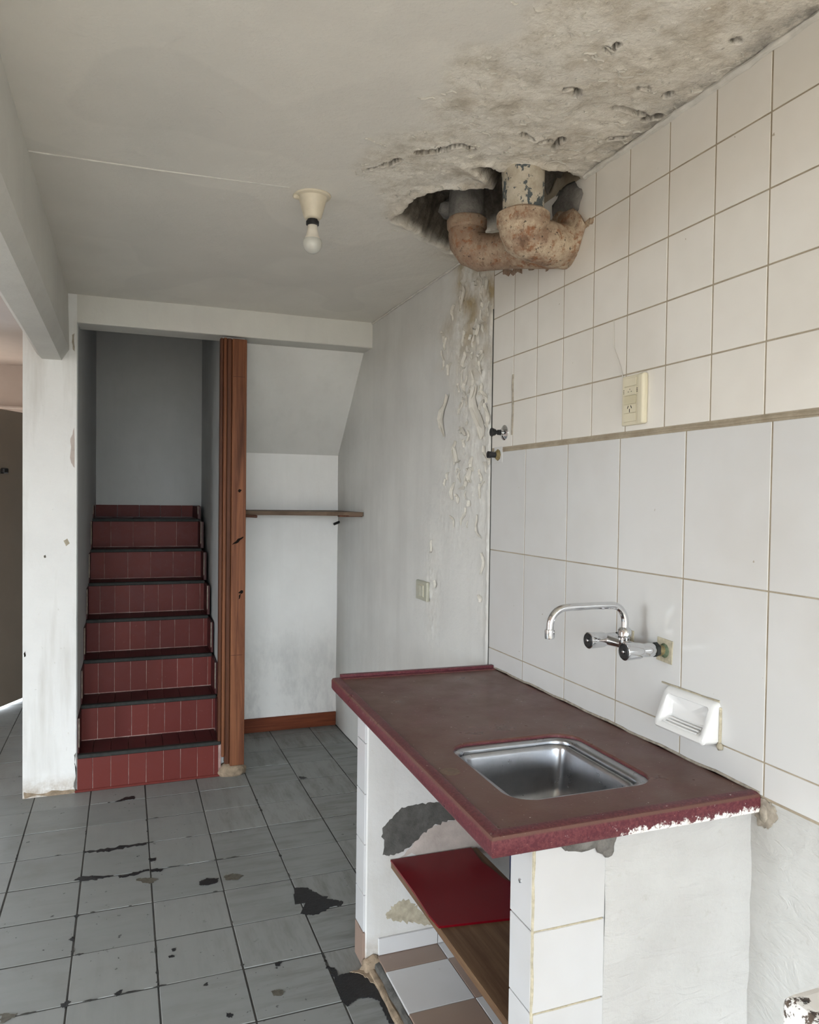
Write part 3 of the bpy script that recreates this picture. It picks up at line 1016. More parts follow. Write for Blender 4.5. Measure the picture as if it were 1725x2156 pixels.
D = np.where(PY < 2.44, np.maximum(D, 0.0005), D)
D = D * sstep(2.396, 2.416, PY) + 0.0006 * sstep(2.416, 2.40, PY)
Pw = np.stack([W + 0.001 - D, PY, PZ], -1)
plf = grid_obj('plaster_field', Pw, 'peel', wr, {'dmg': pd})
rs = random.Random(28)
fl = []
while len(fl) < 70:
    y, z = rs.uniform(2.41, 2.95), rs.uniform(0.95, 2.2)
    i, j = min(np.searchsorted(ysp, y), len(ysp) - 1), min(np.searchsorted(zsp, z), len(zsp) - 1)
    if pd[j, i] < 0.35 or rs.random() > pd[j, i]: continue
    fl.append(((W - D[j, i], y, z), rs.uniform(0.02, 0.09), rs.uniform(0.006, 0.018), rs.uniform(0.003, 0.010), math.pi / 2 * 0 + rs.gauss(0.0, 0.5)))
fl.append(((W - 0.002, 2.50, 1.70), 0.20, 0.05, 0.016, 0.1))
fl.append(((W - 0.002, 2.82, 1.72), 0.16, 0.03, 0.010, -0.1))
fl.append(((W - 0.002, 2.56, 1.48), 0.07, 0.02, 0.010, 0.2))
flakes('paint_flakes', fl, wr, (-1, 0, 0), 6, 'flake', (0, 0, 1))
tube('shadow_gap_strip', [(W - 0.0008, 2.3985, z) for z in lin(0.80, 2.05, 0.04)], 0.0020, 'grout_dark', wr, 6, 0.0008)  # dark strip drawn in for the shadow gap beside the tile edge
for k, (l, m_) in enumerate([([(1208, 488), (1228, 472), (1252, 458), (1250, 468), (1232, 482), (1214, 496)], 'rusty'),
                             ([(1150, 572), (1170, 560), (1205, 548), (1216, 536), (1208, 524), (1150, 550)], 'rusty'),
                             ([(1060, 578), (1090, 572), (1135, 560), (1130, 548), (1060, 565)], 'rusty'),
                             ([(1172, 398), (1208, 380), (1212, 470), (1206, 482), (1186, 440)], 'cement')]):
    q = [at_x(a, b) for a, b in l]
    prism('tile_break', rough_poly([(p.y, min(p.z, ZC - 0.002)) for p in q], 6, 0.7, 300 + k), 0, W - 0.0022, W + 0.001, m_, wr)
# lower plaster beside the sink unit, below the tiles
bx('lower_plaster', (W + 0.0015, -0.09, 0.0), (W + 0.013, 1.20, 0.790), 'trowel_low', wr)
bx('inner_plaster', (W + 0.0015, 1.20, 0.0), (W + 0.013, 2.41, 0.79), 'support', wr)

# ================================================================== STAIRCASE
RIS, TRD = 0.176, 0.212
sx0, sx1 = -0.204, 0.446
stair = thing('staircase', (0.12, YF, 0), 'narrow staircase with red clay tile risers beside the timber post', 'staircase')
for k in range(7):
    yk = YF + TRD * k
    z0, z1 = RIS * k, RIS * (k + 1)
    yb = 5.50 if k == 6 else yk + TRD + 0.02
    lx = sx0 + 0.012 * k / 6.0
    body = bx('step', (lx, yk + 0.0025, max(0, z0 - 0.02)), (sx1, yb, z1 - 0.010), 'grout_pink', stair)
    tw = 0.0785 if k < 5 else 0.130
    off = [0.012, 0.0, 0.006, 0.010, 0.014, 0.05, 0.02][k]
    xe = [lx]
    x = lx + tw - off
    while x < sx1 - 0.012:
        xe.append(x); x += tw
    xe.append(sx1 - (0.012 if k == 0 else 0.004))
    for a, b in zip(xe[:-1], xe[1:]):
        piece('riser_tile', (a + 0.0012, yk, z0 + (0.004 if k else 0.012)), (b - 0.0011, yk + 0.013, z1 - 0.016), 'red', body, 0.001, 0.002)
        piece('tread_tile', (a + 0.0008, yk + 0.018, z1 - 0.011), (b - 0.0008, yb - 0.010 if k < 6 else 5.49, z1), 'tread', body, 0.001, 0.001)
    bx('nosing', (lx + 0.002, yk - 0.009, z1 - 0.017), (sx1 - 0.002, yk + 0.019, z1 + 0.0015), 'nosing', body, 0.003)
    for s in (0, 1):
        xa, xb = ((lx - 0.004, lx + 0.008) if s == 0 else (sx1 - 0.006, sx1 + 0.004 + 0.010 * k / 6))
        ye = 5.50 if k == 6 else yk + TRD
        sk = 0.165 if k < 6 else 0.082
        bx('skirting_tile', (xa, yk + 0.020, z1), (xb, ye + (0.01 if k < 6 else 0.0), z1 + sk), 'tread', body, 0.0015)
        ex = xb - 0.003 if s == 0 else xa - 0.001
        bx('mortar_edge', (ex, yk + 0.016, z1 + 0.03), (ex + 0.004, yk + 0.0205, z1 + sk), 'caulk', body)
bx('footing_strip', (sx0 - 0.01, YF - 0.004, 0.0), (sx1, YF + 0.014, 0.012), 'red', stair, 0.003)
zl = RIS * 7
for k in range(5):
    a = -0.186 + k * 0.138
    piece('landing_skirting_tile', (a + 0.001, 5.488, zl + 0.002), (min(a + 0.138, 0.49) - 0.001, 5.501, zl + 0.082), 'red', stair, 0.002, 0.004)

# ================================================================== TIMBER POST
post = thing('timber_post', (0.495, YF, 0.0), 'tall reddish brown timber post with dark notches, right of the stairs', 'post')
bx('plank', (0.486, YF - 0.022, 0.052), (0.556, YF + 0.034, 2.150), 'wood_post', post, 0.004, 2)
bx('edge_bead', (0.5445, YF - 0.0245, 0.055), (0.5555, YF - 0.018, 2.126), 'wood_post', post, 0.0025, 2)
bx('frame_strip', (0.462, YF - 0.012, 0.06), (0.4855, YF + 0.034, 2.152), 'wood_dark', post, 0.005, 2)
bx('frame_strip', (0.446, YF - 0.020, 0.10), (0.461, YF + 0.034, 2.152), 'wood_post', post, 0.004, 2)
bx('frame_strip', (0.430, YF - 0.006, 0.16), (0.4455, YF + 0.034, 2.152), 'wood_dark', post, 0.004, 2)
for (px, py, L, a) in ((502, 1138, 0.075, 0.62), (509, 1246, 0.035, 0.3), (505, 1256, 0.03, 1.2), (505, 1033, 0.02, 0.3)):
    q = at_y(px, py, YF - 0.023)
    dx, dz = L / 2 * math.cos(a), L / 2 * math.sin(a)
    pl = rough_poly([(q.x - dx, q.z - dz), (q.x, q.z - 0.010), (q.x + dx, q.z + dz), (q.x - 0.003, q.z + 0.008)], 3, 0.15, int(px))
    prism('split_notch', pl, 1, YF - 0.0228, YF - 0.0215, 'dark_matt', post)  # thin dark patch on the plank face, nothing cut in
for z in (1.965, 0.60):
    bx('saw_joint', (0.487, YF - 0.0224, z), (0.545, YF - 0.0215, z + 0.003), 'wood_dark', post)
ft = lump('mortar_foot', (0.500, YF + 0.012, 0.022), (0.072, 0.042, 0.040), 'cement_tan', post, 3, 0.16)

# ================================================================== NICHE SHELF
shelf = thing('wall_shelf', (0.88, 4.2, 1.29), 'old brown plank shelf in the niche under the stairs', 'shelf')
prism('plank', [(0.556, YB - 0.002), (W - 0.003, YB - 0.002), (W - 0.003, 3.915), (1.10, 3.935), (1.02, 4.00), (0.80, 4.06), (0.556, 4.10)], 2, 1.284, 1.306, 'wood_shelf', shelf)
bx('splintered_end', (0.56, 4.075, 1.272), (0.66, 4.11, 1.286), 'wood_dark', shelf, 0.002, 1, (0.03, 0.05, 0.02))
bx('bracket', (0.557, 4.09, 1.260), (0.60, 4.12, 1.276), 'black', shelf, 0.002, 1, (0, 0.4, 0))
bx('end_batten', (1.07, 3.93, 1.280), (W - 0.004, 3.96, 1.288), 'wood_dark', shelf, 0.001)
pg = at_x(714, 1099)
peg = tube('shelf_peg', [(W + 0.002, pg.y, pg.z), (W - 0.035, pg.y - 0.02, pg.z - 0.012)], 0.008, 'black', None, 10)
tag(peg, 'small dark wooden peg in the wall below the plank shelf', 'peg')

# ================================================================== DRAIN PIPES
pipe = thing('drain_trap', (1.04, 1.95, 2.12), 'rusty iron drain pipes with elbows hanging from the ceiling hole', 'pipe')


def arc(c, a, b, t0, t1, n):
    return [Vector(c) + Vector(a) * math.cos(t0 + (t1 - t0) * k / n) + Vector(b) * math.sin(t0 + (t1 - t0) * k / n) for k in range(n + 1)]


tube('upper_pipe', [(1.036, 1.895, 2.40), (1.037, 1.895, 2.30), (1.038, 1.895, 2.24), (1.038, 1.895, 2.17)], [0.060, 0.060, 0.058, 0.057], 'pipe_paint', pipe, 28, 0.0025)
fe = [Vector((1.038, 1.895, 2.185)), Vector((1.038, 1.895, 2.170)), Vector((1.038, 1.895, 2.148)), Vector((1.038, 1.895, 2.138))] + \
    arc((1.108, 1.90, 2.138), (-0.070, 0, 0), (0, 0, -0.022), 0.15, math.pi / 2, 8) + [Vector((1.15, 1.915, 2.118)), Vector((1.20, 1.93, 2.125)), Vector((1.25, 1.94, 2.13))]
fr_ = [0.066, 0.070, 0.070, 0.066] + [0.064, 0.064, 0.063, 0.062, 0.061, 0.060, 0.060, 0.060, 0.060] + [0.062, 0.064, 0.064]
tube('front_elbow', fe, fr_, 'rusty', pipe, 28, 0.0035, 2)
tube('collar_ring', [(1.038, 1.895, 2.186), (1.038, 1.895, 2.180), (1.038, 1.895, 2.150), (1.038, 1.895, 2.143)], [0.066, 0.0745, 0.0745, 0.067], 'rusty', pipe, 28, 0.002, 5)
tube('rear_pipe', [(0.998, 2.185, 2.42), (0.998, 2.185, 2.30), (0.998, 2.185, 2.24)], [0.054, 0.056, 0.056], 'cement', pipe, 24, 0.003, 7)
tube('collar_ring', [(0.998, 2.185, 2.262), (0.998, 2.185, 2.256), (0.999, 2.185, 2.232), (0.999, 2.185, 2.225)], [0.058, 0.063, 0.063, 0.058], 'rusty', pipe, 24, 0.002, 8)
re_ = [Vector((0.999, 2.185, 2.24)), Vector((0.999, 2.185, 2.215)), Vector((1.001, 2.183, 2.190)), Vector((1.012, 2.175, 2.168)), Vector((1.034, 2.155, 2.154)),
       Vector((1.062, 2.125, 2.150)), Vector((1.095, 2.08, 2.146)), Vector((1.13, 2.03, 2.138)), Vector((1.17, 1.98, 2.13)), Vector((1.22, 1.94, 2.13))]
tube('rear_elbow', re_, [0.056, 0.058, 0.059, 0.058, 0.057, 0.056, 0.055, 0.056, 0.058, 0.060], 'rusty', pipe, 26, 0.0035, 9)
mortar = lump('wall_mortar', (1.204, 1.945, 2.155), (0.030, 0.110, 0.085), 'rusty', pipe, 5, 0.25)
tag(mortar, 'crumbling brown mortar around the pipe at the wall')
lump('cavity_mortar', (1.207, 1.93, 2.25), (0.016, 0.075, 0.060), 'cement', pipe, 8, 0.3)
lump('rear_mortar', (1.00, 2.23, 2.31), (0.07, 0.06, 0.035), 'cement', pipe, 4, 0.3)

# ================================================================== CEILING LAMP
LX, LY = 0.527, 2.275
lamp = thing('ceiling_lamp', (LX, LY, ZC), 'bare white bulb in a cream cone socket on the ceiling', 'lamp')
lathe('base', [(0.012, 0.010), (0.054, 0.006), (0.0555, -0.002), (0.053, -0.006), (0.044, -0.009), (0.0415, -0.014), (0.036, -0.034), (0.030, -0.056), (0.0285, -0.060), (0.027, -0.067), (0.022, -0.072), (0.015, -0.073)], 'lamp_base', lamp, (LX, LY, ZC))
lathe('socket_ring', [(0.012, -0.070), (0.0155, -0.071), (0.0155, -0.078), (0.0195, -0.079), (0.0195, -0.089), (0.016, -0.091), (0.013, -0.091)], 'black', lamp, (LX, LY, ZC))
lathe('bulb_neck', [(0.013, -0.088), (0.0148, -0.090), (0.0158, -0.104), (0.020, -0.122), (0.0245, -0.132), (0.024, -0.134)], 'bulb_neck', lamp, (LX, LY, ZC))
R = 0.0292
lathe('bulb_globe', [(0.0243, -0.132)] + [(R * math.cos(a), -0.146 - R * math.sin(a)) for a in [(-0.5 + (math.pi / 2 + 0.5) * k / 12) for k in range(13)]], 'bulb', lamp, (LX, LY, ZC))
lump('cable_stub', (LX - 0.047, LY + 0.005, ZC - 0.008), (0.014, 0.010, 0.010), 'lamp_base', lamp, 2, 0.2, 2)

# ================================================================== WORKTOP AND SINK
wt = thing('worktop', (0.9, 1.77, ZT), 'speckled maroon stone worktop with a cut-out for the sink', 'worktop')
wx0, wx1, wy0, wy1 = 0.597, W - 0.002, 1.165, 2.388
hx0, hx1, hy0, hy1, hr = 0.708, 1.056, 1.292, 1.656, 0.062
HC = ((hx0 + hx1) / 2, (hy0 + hy1) / 2)


def warp(p):
    u = (wx1 - p[0]) / (wx1 - wx0); v = (p[1] - wy0) / (wy1 - wy0)
    return (p[0] + u * v * 0.034, p[1] - (1 - u) * v * 0.022, p[2])


def rr_loop(off, angs):
    """rounded rectangle of the sink opening offset inwards by off, sampled on rays from its centre"""
    out = []
    a0, a1, b0, b1 = hx0 + off, hx1 - off, hy0 + off, hy1 - off
    r = max(hr - off, 0.012)
    for a in angs:
        c, s = math.cos(a), math.sin(a)
        lo_, hi_ = 0.0, 0.4
        for _ in range(30):
            t = (lo_ + hi_) / 2
            x, y = HC[0] + c * t, HC[1] + s * t
            qx = max(abs(x - HC[0]) - ((a1 - a0) / 2 - r), 0); qy = max(abs(y - HC[1]) - ((b1 - b0) / 2 - r), 0)
            ins = math.hypot(qx, qy) < r
            if ins: lo_ = t
            else: hi_ = t
        out.append((HC[0] + c * lo_, HC[1] + s * lo_))
    return out


ANG = sorted([2 * math.pi * k / 144 for k in range(144)] + [math.atan2(y - HC[1], x - HC[0]) % (2 * math.pi) for x in (wx0, wx1) for y in (wy0, wy1)])


def rect_pt(a):
    c, s = math.cos(a), math.sin(a)
    t = 1e9
    if c > 1e-9: t = min(t, (wx1 - HC[0]) / c)
    if c < -1e-9: t = min(t, (wx0 - HC[0]) / c)
    if s > 1e-9: t = min(t, (wy1 - HC[1]) / s)
    if s < -1e-9: t = min(t, (wy0 - HC[1]) / s)
    return (HC[0] + c * t, HC[1] + s * t)


def inset(p, d, right=0.0):
    return (min(max(p[0], wx0 + d), wx1 - right), min(max(p[1], wy0 + d), wy1 - d))


outer = [rect_pt(a) for a in ANG]
hole0 = rr_loop(0.0, ANG)
loops = [[(x, y, ZT - 0.034) for x, y in hole0], [(x, y, ZT - 0.0012) for x, y in hole0], [(x, y, ZT) for x, y in rr_loop(-0.0015, ANG)]]
for k in (0.25, 0.5, 0.75):
    loops.append([(a[0] + (inset(b, 0.030)[0] - a[0]) * k, a[1] + (inset(b, 0.030)[1] - a[1]) * k, ZT) for a, b in zip(hole0, outer)])
for d, z in ((0.030, ZT), (0.025, ZT + 0.0035), (0.010, ZT + 0.0035), (0.003, ZT + 0.001), (0.0, ZT - 0.006), (0.0, ZT - 0.030), (0.003, ZT - 0.036), (0.012, ZT - 0.037)):
    loops.append([(*inset(p, d), z) for p in outer])
loops.append([(x, y, ZT - 0.037) for x, y in rr_loop(-0.001, ANG)])
NA = len(ANG)
V = [Vector(warp(p)) for lp in loops for p in lp]
Fc = [[i * NA + k, i * NA + (k + 1) % NA, (i + 1) * NA + (k + 1) % NA, (i + 1) * NA + k] for i in range(len(loops) - 1) for k in range(NA)]
cen = Vector((0.9, 1.77, ZT))
me = me_py('slab', [v - cen for v in V], Fc, True)
me.set_sharp_from_angle(angle=math.radians(35))
link('slab', me, 'worktop', wt, cen)
a, b = warp((wx0 + 0.03, wy1, 0)), warp((wx1, wy1, 0))
prism('upstand', [(a[0], a[1] - 0.012), (b[0], b[1] - 0.012), (b[0], b[1] + 0.004), (a[0], a[1] + 0.004)], 2, ZT - 0.002, ZT + 0.012, 'worktop', wt)
q = at_z(948, 1625, ZT)
lathe('cup_mark', [(0.022, -0.001), (0.022, 0.0006), (0.016, 0.0010), (0.013, 0.0003), (0.009, 0.0004), (0.007, 0.0012), (0.002, 0.0012)], 'stain_cup', wt, (q.x, q.y, ZT), (0, 0, 1), 20)
# mortar left under and beside the slab
lump('edge_mortar', (0.800, 1.192, 0.752), (0.050, 0.016, 0.018), 'cement', wt, 6, 0.35)
lump('edge_mortar', (0.845, 1.186, 0.744), (0.020, 0.014, 0.024), 'cement', wt, 9, 0.35)
lump('edge_mortar', (0.730, 1.192, 0.760), (0.060, 0.012, 0.006), 'cement_tan', wt, 10, 0.35)
lump('corner_mortar', (1.2045, 1.158, 0.760), (0.006, 0.012, 0.020), 'caulk', wt, 12, 0.3)
q = [at_x(a, b) for a, b in [(1588, 1700), (1606, 1680), (1630, 1697), (1638, 1722), (1618, 1746), (1596, 1736)]]
prism('corner_patch', rough_poly([(p.y, p.z) for p in q], 6, 0.6, 77), 0, W - 0.002, W + 0.002, 'caulk', wt)

sink = thing('sink', (HC[0], HC[1], 0.63), 'square stainless steel sink set into the maroon worktop', 'sink')
AS = [2 * math.pi * k / 128 for k in range(128)]
prof = [(-0.010, 0.7905), (-0.008, 0.7875), (0.012, 0.7865), (0.022, 0.7855), (0.0235, 0.780), (0.024, 0.7705), (0.027, 0.7705), (0.0275, 0.7755), (0.030, 0.7765), (0.034, 0.774), (0.037, 0.765),
        (0.042, 0.72), (0.047, 0.675), (0.053, 0.655), (0.066, 0.643), (0.085, 0.638), (0.120, 0.636), (0.150, 0.634)]
V, Fc = [], []
rim_n = 5
def sink_mesh(name, pr, fill):
    V = [Vector((x, y, z)) for off, z in pr for x, y in rr_loop(off, AS)]
    n = len(AS)
    Fc = [[i * n + k, i * n + (k + 1) % n, (i + 1) * n + (k + 1) % n, (i + 1) * n + k] for i in range(len(pr) - 1) for k in range(n)]
    if fill:
        V.append(Vector((HC[0], HC[1], pr[-1][1] - 0.001)))
        Fc += [[(len(pr) - 1) * n + k, (len(pr) - 1) * n + (k + 1) % n, len(V) - 1] for k in range(n)]
    c = Vector((HC[0], HC[1], 0.7))
    me = bpy.data.meshes.new(name)
    me.from_pydata([tuple(v - c) for v in V], [], Fc)
    me.update()
    me.polygons.foreach_set('use_smooth', [True] * len(me.polygons))
    o = link(name, me, 'steel', sink, c)
    return o
sink_mesh('rim', prof[:6], False)
sink_mesh('basin', prof[5:], True)
lathe('drain', [(0.004, 0.002), (0.020, 0.001), (0.034, 0.003), (0.038, 0.002), (0.039, 0.0)], 'chrome', sink, (HC[0], HC[1], 0.6335))

# ================================================================== SINK UNIT (masonry supports, tiled base, inner shelf)
near = thing('masonry_support', (0.95, 1.232, 0), 'white support wall with tiled corner under the near end of the worktop', 'support')
nx0, ny0, ny1 = 0.700, 1.196, 1.275
bx('core', (nx0, ny0, 0.0), (W + 0.002, ny1, ZT - 0.037), 'support', near)
# plaster field, slightly uneven
gx = np.array(lin(0.853, W + 0.002, 0.010)); gz = np.array(lin(0.0, ZT - 0.036, 0.010))
QX, QZ = np.meshgrid(gx, gz)
dq = 0.006 + (fbm(QX * 9, QZ * 16, 4, 80) - 0.5) * 0.010 - 0.004 * sstep(0.87, 0.853, QX) + 0.004 * np.exp(-((QX - 1.185) / 0.03) ** 2) * fbm(QX * 20, QZ * 20, 3, 84)
grid_obj('plaster_field', np.stack([QX, ny0 - dq, QZ], -1), 'trowel', near)
zj = [0.0, 0.141, 0.293, 0.445, 0.597, 0.749]
for a, b in zip(zj[:-1], zj[1:]):
    piece('tile', (0.6965, ny0 - 0.006, a + 0.0014), (0.8505, ny0 + 0.002, b - 0.0014), 'tile_cab', near, 0.0012, 0.002)
    piece('tile', (nx0 - 0.0055, ny0 - 0.001, a + 0.0014), (nx0 + 0.002, ny1, b - 0.0014), 'tile_cab', near, 0.0012, 0.002)
tube('corner_joint', [(nx0 - 0.002, ny0 - 0.003, z) for z in lin(0.0, 0.752, 0.03)], 0.0034, 'sealant', near, 8, 0.0012)
for z in zj[1:-1]:
    tube('joint_fill', [(x, ny0 - 0.0045, z + 0.0005 * math.sin(x * 90)) for x in lin(0.70, 0.845, 0.02)], 0.0024, 'sealant', near, 6, 0.0010)
for (px, py) in ((1096, 1854), (1098, 1793)):
    q = at_x(px, py, nx0 - 0.0055)
    lathe('screw', [(0.0045, 0.0), (0.0042, 0.002), (0.002, 0.003)], 'chrome', near, q, (-1, 0, 0), 10)

far = thing('masonry_support', (0.93, 2.14, 0), 'whitewashed support wall with a bare grey cement patch under the far end', 'support')
fx_0, fyA, fyB = 0.665, 2.097, 2.183
bx('core', (fx_0, fyA, 0.0), (W + 0.002, fyB, ZT - 0.037), 'support', far, 0.003)
for a, b in ((0.105, 0.215), (0.215, 0.365), (0.365, 0.515), (0.515, 0.665), (0.665, 0.757)):
    piece('tile', (fx_0 - 0.006, fyA + 0.006, a + 0.0012), (fx_0 + 0.002, fyB - 0.001, b - 0.0012), 'tile_cab', far, 0.001, 0.002)
piece('tile', (fx_0 - 0.007, fyA + 0.004, 0.002), (fx_0 + 0.002, fyB, 0.103), 'tile_brown', far, 0.001, 0.002)
yq = lambda l: [(at_y(a, b, fyA).x, at_y(a, b, fyA).z) for a, b in l]
prism('inner_render', rough_poly(yq([(838, 1812), (860, 1788), (885, 1760), (910, 1738), (960, 1722), (1100, 1712), (1160, 1800), (1010, 1797)]), 6, 0.5, 51), 1, fyA - 0.0012, fyA + 0.002, 'render_pink', far)
prism('cement_patch', rough_poly(yq([(806, 1800), (805, 1744), (818, 1730), (846, 1700), (880, 1694), (915, 1690), (960, 1688), (1060, 1700), (1130, 1740), (1060, 1745), (1000, 1740), (960, 1722), (912, 1738), (885, 1760), (862, 1784), (830, 1800)]), 7, 0.5, 52), 1, fyA - 0.0020, fyA + 0.002, 'cement_dark', far)
prism('damp_stain', rough_poly(yq([(812, 1925), (830, 1905), (850, 1892), (880, 1905), (915, 1945), (880, 1945), (840, 1940), (815, 1935)]), 7, 0.9, 53), 1, fyA - 0.0006, fyA + 0.002, 'stain_ochre', far)
lump('mortar_foot', (0.684, 2.088, 0.008), (0.034, 0.024, 0.030), 'cement_tan', far, 14, 0.3)

base = thing('tiled_base', (0.95, 1.68, 0), 'low base of white and brown tiles under the worktop', 'base')
pz = 0.034
bx('bed', (0.699, ny1, 0.0), (W, fyA, pz - 0.006), 'cement', base)
by = [2.097, 2.011, 1.824, 1.637, 1.450, 1.275]
bxs = [0.699, 0.892, 1.085, W]
for i, (b1, b0) in enumerate(zip(by[:-1], by[1:])):
    for j, (a0, a1) in enumerate(zip(bxs[:-1], bxs[1:])):
        mt = 'tile_brown' if (i + j) % 2 == 0 else 'tile_cab'
        piece('tile', (a0 + 0.001, b0 + 0.001, pz - 0.008), (a1 - 0.001, b1 - 0.001, pz), mt, base, 0.001, 0.001)
for j, (a0, a1) in enumerate(((0.702, 0.892), (0.892, 1.085), (1.085, W))):
    piece('skirting_tile', (a0 + 0.001, fyA - 0.009, pz + 0.001), (a1 - 0.001, fyA - 0.001, pz + 0.050), 'tile_cab', base, 0.001, 0.001)
tube('dirty_edge', [(0.697, y, 0.016) for y in lin(ny1 + 0.01, fyA - 0.02, 0.03)], 0.013, 'cement_dark', base, 8, 0.004)
tube('mortar_fillet', [(0.680, y, 0.002) for y in lin(ny1 + 0.01, fyA - 0.02, 0.03)], 0.013, 'cement_tan', base, 8, 0.005, 3)

bz = 0.308
board = bx('under_shelf', (0.740, ny1 + 0.003, bz - 0.020), (1.022, fyA - 0.003, bz), 'wood_board', None, 0.002)
tag(board, 'brown wooden shelf board between the two support walls', 'shelf')
rp_ = [at_z(a, b, bz + 0.005) for a, b in [(822, 1812), (1003, 1796), (1014, 1815), (1033, 1828), (1060, 1850)]]
rpl = [(0.738, 2.092), (rp_[1].x, 2.085), (rp_[2].x, rp_[2].y), (rp_[3].x, rp_[3].y), (rp_[4].x, rp_[4].y), (1.03, 1.80), (1.03, 1.682), (0.93, 1.694), (0.738, 1.722), (0.734, 1.78), (0.739, 1.90)]
rb = prism('red_board', rpl, 2, bz + 0.0008, bz + 0.0065, 'red_board')
tag(rb, 'glossy dark red sheet lying on the wooden shelf under the worktop', 'board')
jug = thing('blue_container', (1.118, 1.93, 0.035), 'dark blue plastic container standing behind the shelf under the worktop', 'container')
lathe('body', [(0.030, 0.0), (0.058, 0.002), (0.062, 0.010), (0.062, 0.36), (0.055, 0.39), (0.030, 0.41), (0.022, 0.42)], 'blue', jug, (1.118, 1.93, 0.035))
lathe('cap', [(0.022, 0.418), (0.024, 0.42), (0.024, 0.442), (0.020, 0.444)], 'black', jug, (1.118, 1.93, 0.035))

# ================================================================== TAP
tap = thing('wall_tap', (W, 1.54, 1.03), 'chrome wall tap with two knobs and a swan neck spout over the sink', 'tap')
yN, yFar, xb, zb = 1.466, 1.612, 1.143, 1.034
tube('body', [(xb, yN, zb), (xb, yN + 0.05, zb), (xb, yFar - 0.05, zb), (xb, yFar, zb)], [0.0145, 0.012, 0.012, 0.0145], 'chrome', tap, 20)
for y in (yN, yFar):
    tube('valve', [(1.172, y, zb), (1.165, y, zb), (1.150, y, zb), (1.130, y, zb)], [0.0135, 0.0165, 0.0165, 0.015], 'chrome', tap, 20)
    lathe('handle', [(0.012, 0.0), (0.0175, 0.002), (0.0195, 0.008), (0.0208, 0.046), (0.0205, 0.049), (0.0185, 0.050)], 'chrome', tap, (1.137, y, zb), (-1, 0, 0.0), 22)
    h = lathe('handle_cap', [(0.0188, 0.0), (0.0185, 0.0022), (0.0165, 0.0030), (0.0150, 0.0012), (0.006, 0.0012), (0.005, 0.0035), (0.001, 0.0040)], 'black', tap, (1.0876, y, zb), (-1, 0, 0), 20)
    lathe('cap_stud', [(0.0045, 0.001), (0.0045, 0.0042), (0.003, 0.0052)], 'chrome', tap, (1.0876, y, zb), (-1, 0, 0), 12)
    lathe('hex_nut', [(0.0175, 0.0), (0.0175, 0.010)], 'nosing', tap, (1.171, y, zb), (1, 0, 0), 6)
    lathe('coupling', [(0.0135, 0.0), (0.0135, 0.010), (0.0115, 0.012), (0.0115, 0.026)], 'brass', tap, (1.180, y, zb - 0.003), (1, 0, 0), 14)
    lathe('rose', [(0.010, 0.0), (0.013, 0.003), (0.018, 0.008), (0.017, 0.010)], 'verdigris', tap, (1.1945, y, zb - 0.004), (1, 0, 0), 12)
    link('filler_patch', box_me('filler_patch', 0.003, 0.056, 0.056, 0.001), 'sealant', tap, (W - 0.0005, y, zb - 0.004), (0.05, 0, 0))
ysp_ = 1.540
sp = [Vector((xb, ysp_, 1.066)), Vector((xb, ysp_, 1.085))] + arc((xb - 0.040, ysp_, 1.090), (0.040, 0, 0), (0, 0, 0.042), 0.0, math.pi / 2, 10) + \
    [Vector((1.05, ysp_, 1.1325)), Vector((0.985, ysp_, 1.132))] + arc((0.975, ysp_, 1.090), (0, 0, 0.041), (-0.042, 0, 0), 0.0, math.pi / 2 * 0.98, 10) + [Vector((0.932, ysp_, 1.076))]
tube('spout', sp, 0.0088, 'chrome', tap, 18)
lathe('spout_nut', [(0.012, -0.020), (0.0135, -0.018), (0.0135, 0.004), (0.0115, 0.006), (0.0165, 0.010), (0.0165, 0.024), (0.012, 0.030), (0.0088, 0.031)], 'chrome', tap, (xb, ysp_, 1.046), (0, 0, 1), 18)
lathe('aerator', [(0.009, 0.022), (0.0118, 0.021), (0.0118, 0.004), (0.0108, 0.0), (0.008, 0.0)], 'chrome', tap, (0.932, ysp_, 1.060), (0, 0, 1), 18)

# ================================================================== SOAP DISH
dish = thing('soap_dish', (W, 1.366, 0.86), 'white porcelain soap dish on the tiles right of the tap', 'soap dish')
ya, yb2, za, zb2 = 1.282, 1.452, 0.860, 0.952
yc, zc = (ya + yb2) / 2, (za + zb2) / 2


def rloop(hw, hh, r, n=6):
    out = []
    for cx, cz, t0 in ((hw - r, hh - r, 0), (-(hw - r), hh - r, math.pi / 2), (-(hw - r), -(hh - r), math.pi), (hw - r, -(hh - r), 1.5 * math.pi)):
        for k in range(n + 1):
            t = t0 + math.pi / 2 * k / n
            out.append((cx + r * math.cos(t), cz + r * math.sin(t)))
    return out


def xfront(z, d=0.0):
    t = (z - za) / (zb2 - za)
    return W - (0.046 * (1 - t) + 0.010 * t) + d


hw, hh = (yb2 - ya) / 2, (zb2 - za) / 2
L0 = [(W + 0.001, yc + y, zc + z) for y, z in rloop(hw, hh, 0.010)]
L1 = [(xfront(zc + z, 0.006), yc + y, zc + z) for y, z in rloop(hw, hh, 0.012)]
L2 = [(xfront(zc + z), yc + y, zc + z) for y, z in rloop(hw - 0.005, hh - 0.005, 0.011)]
L3 = [(xfront(zc + z), yc + y, zc + z) for y, z in rloop(hw - 0.017, hh - 0.014, 0.008)]
L4 = [(xfront(zc + z, 0.003), yc + y, zc + z) for y, z in rloop(hw - 0.019, hh - 0.016, 0.008)]
L5 = [(max(xfront(zc + z, 0.004), W - 0.008 - 0.010 * max(0, -z / hh)), yc + y * 0.98 + 0.0, zc + z + 0.002) for y, z in rloop(hw - 0.028, hh - 0.020, 0.014)]
LS = [L0, L1, L2, L3, L4, L5]
n = len(L0)
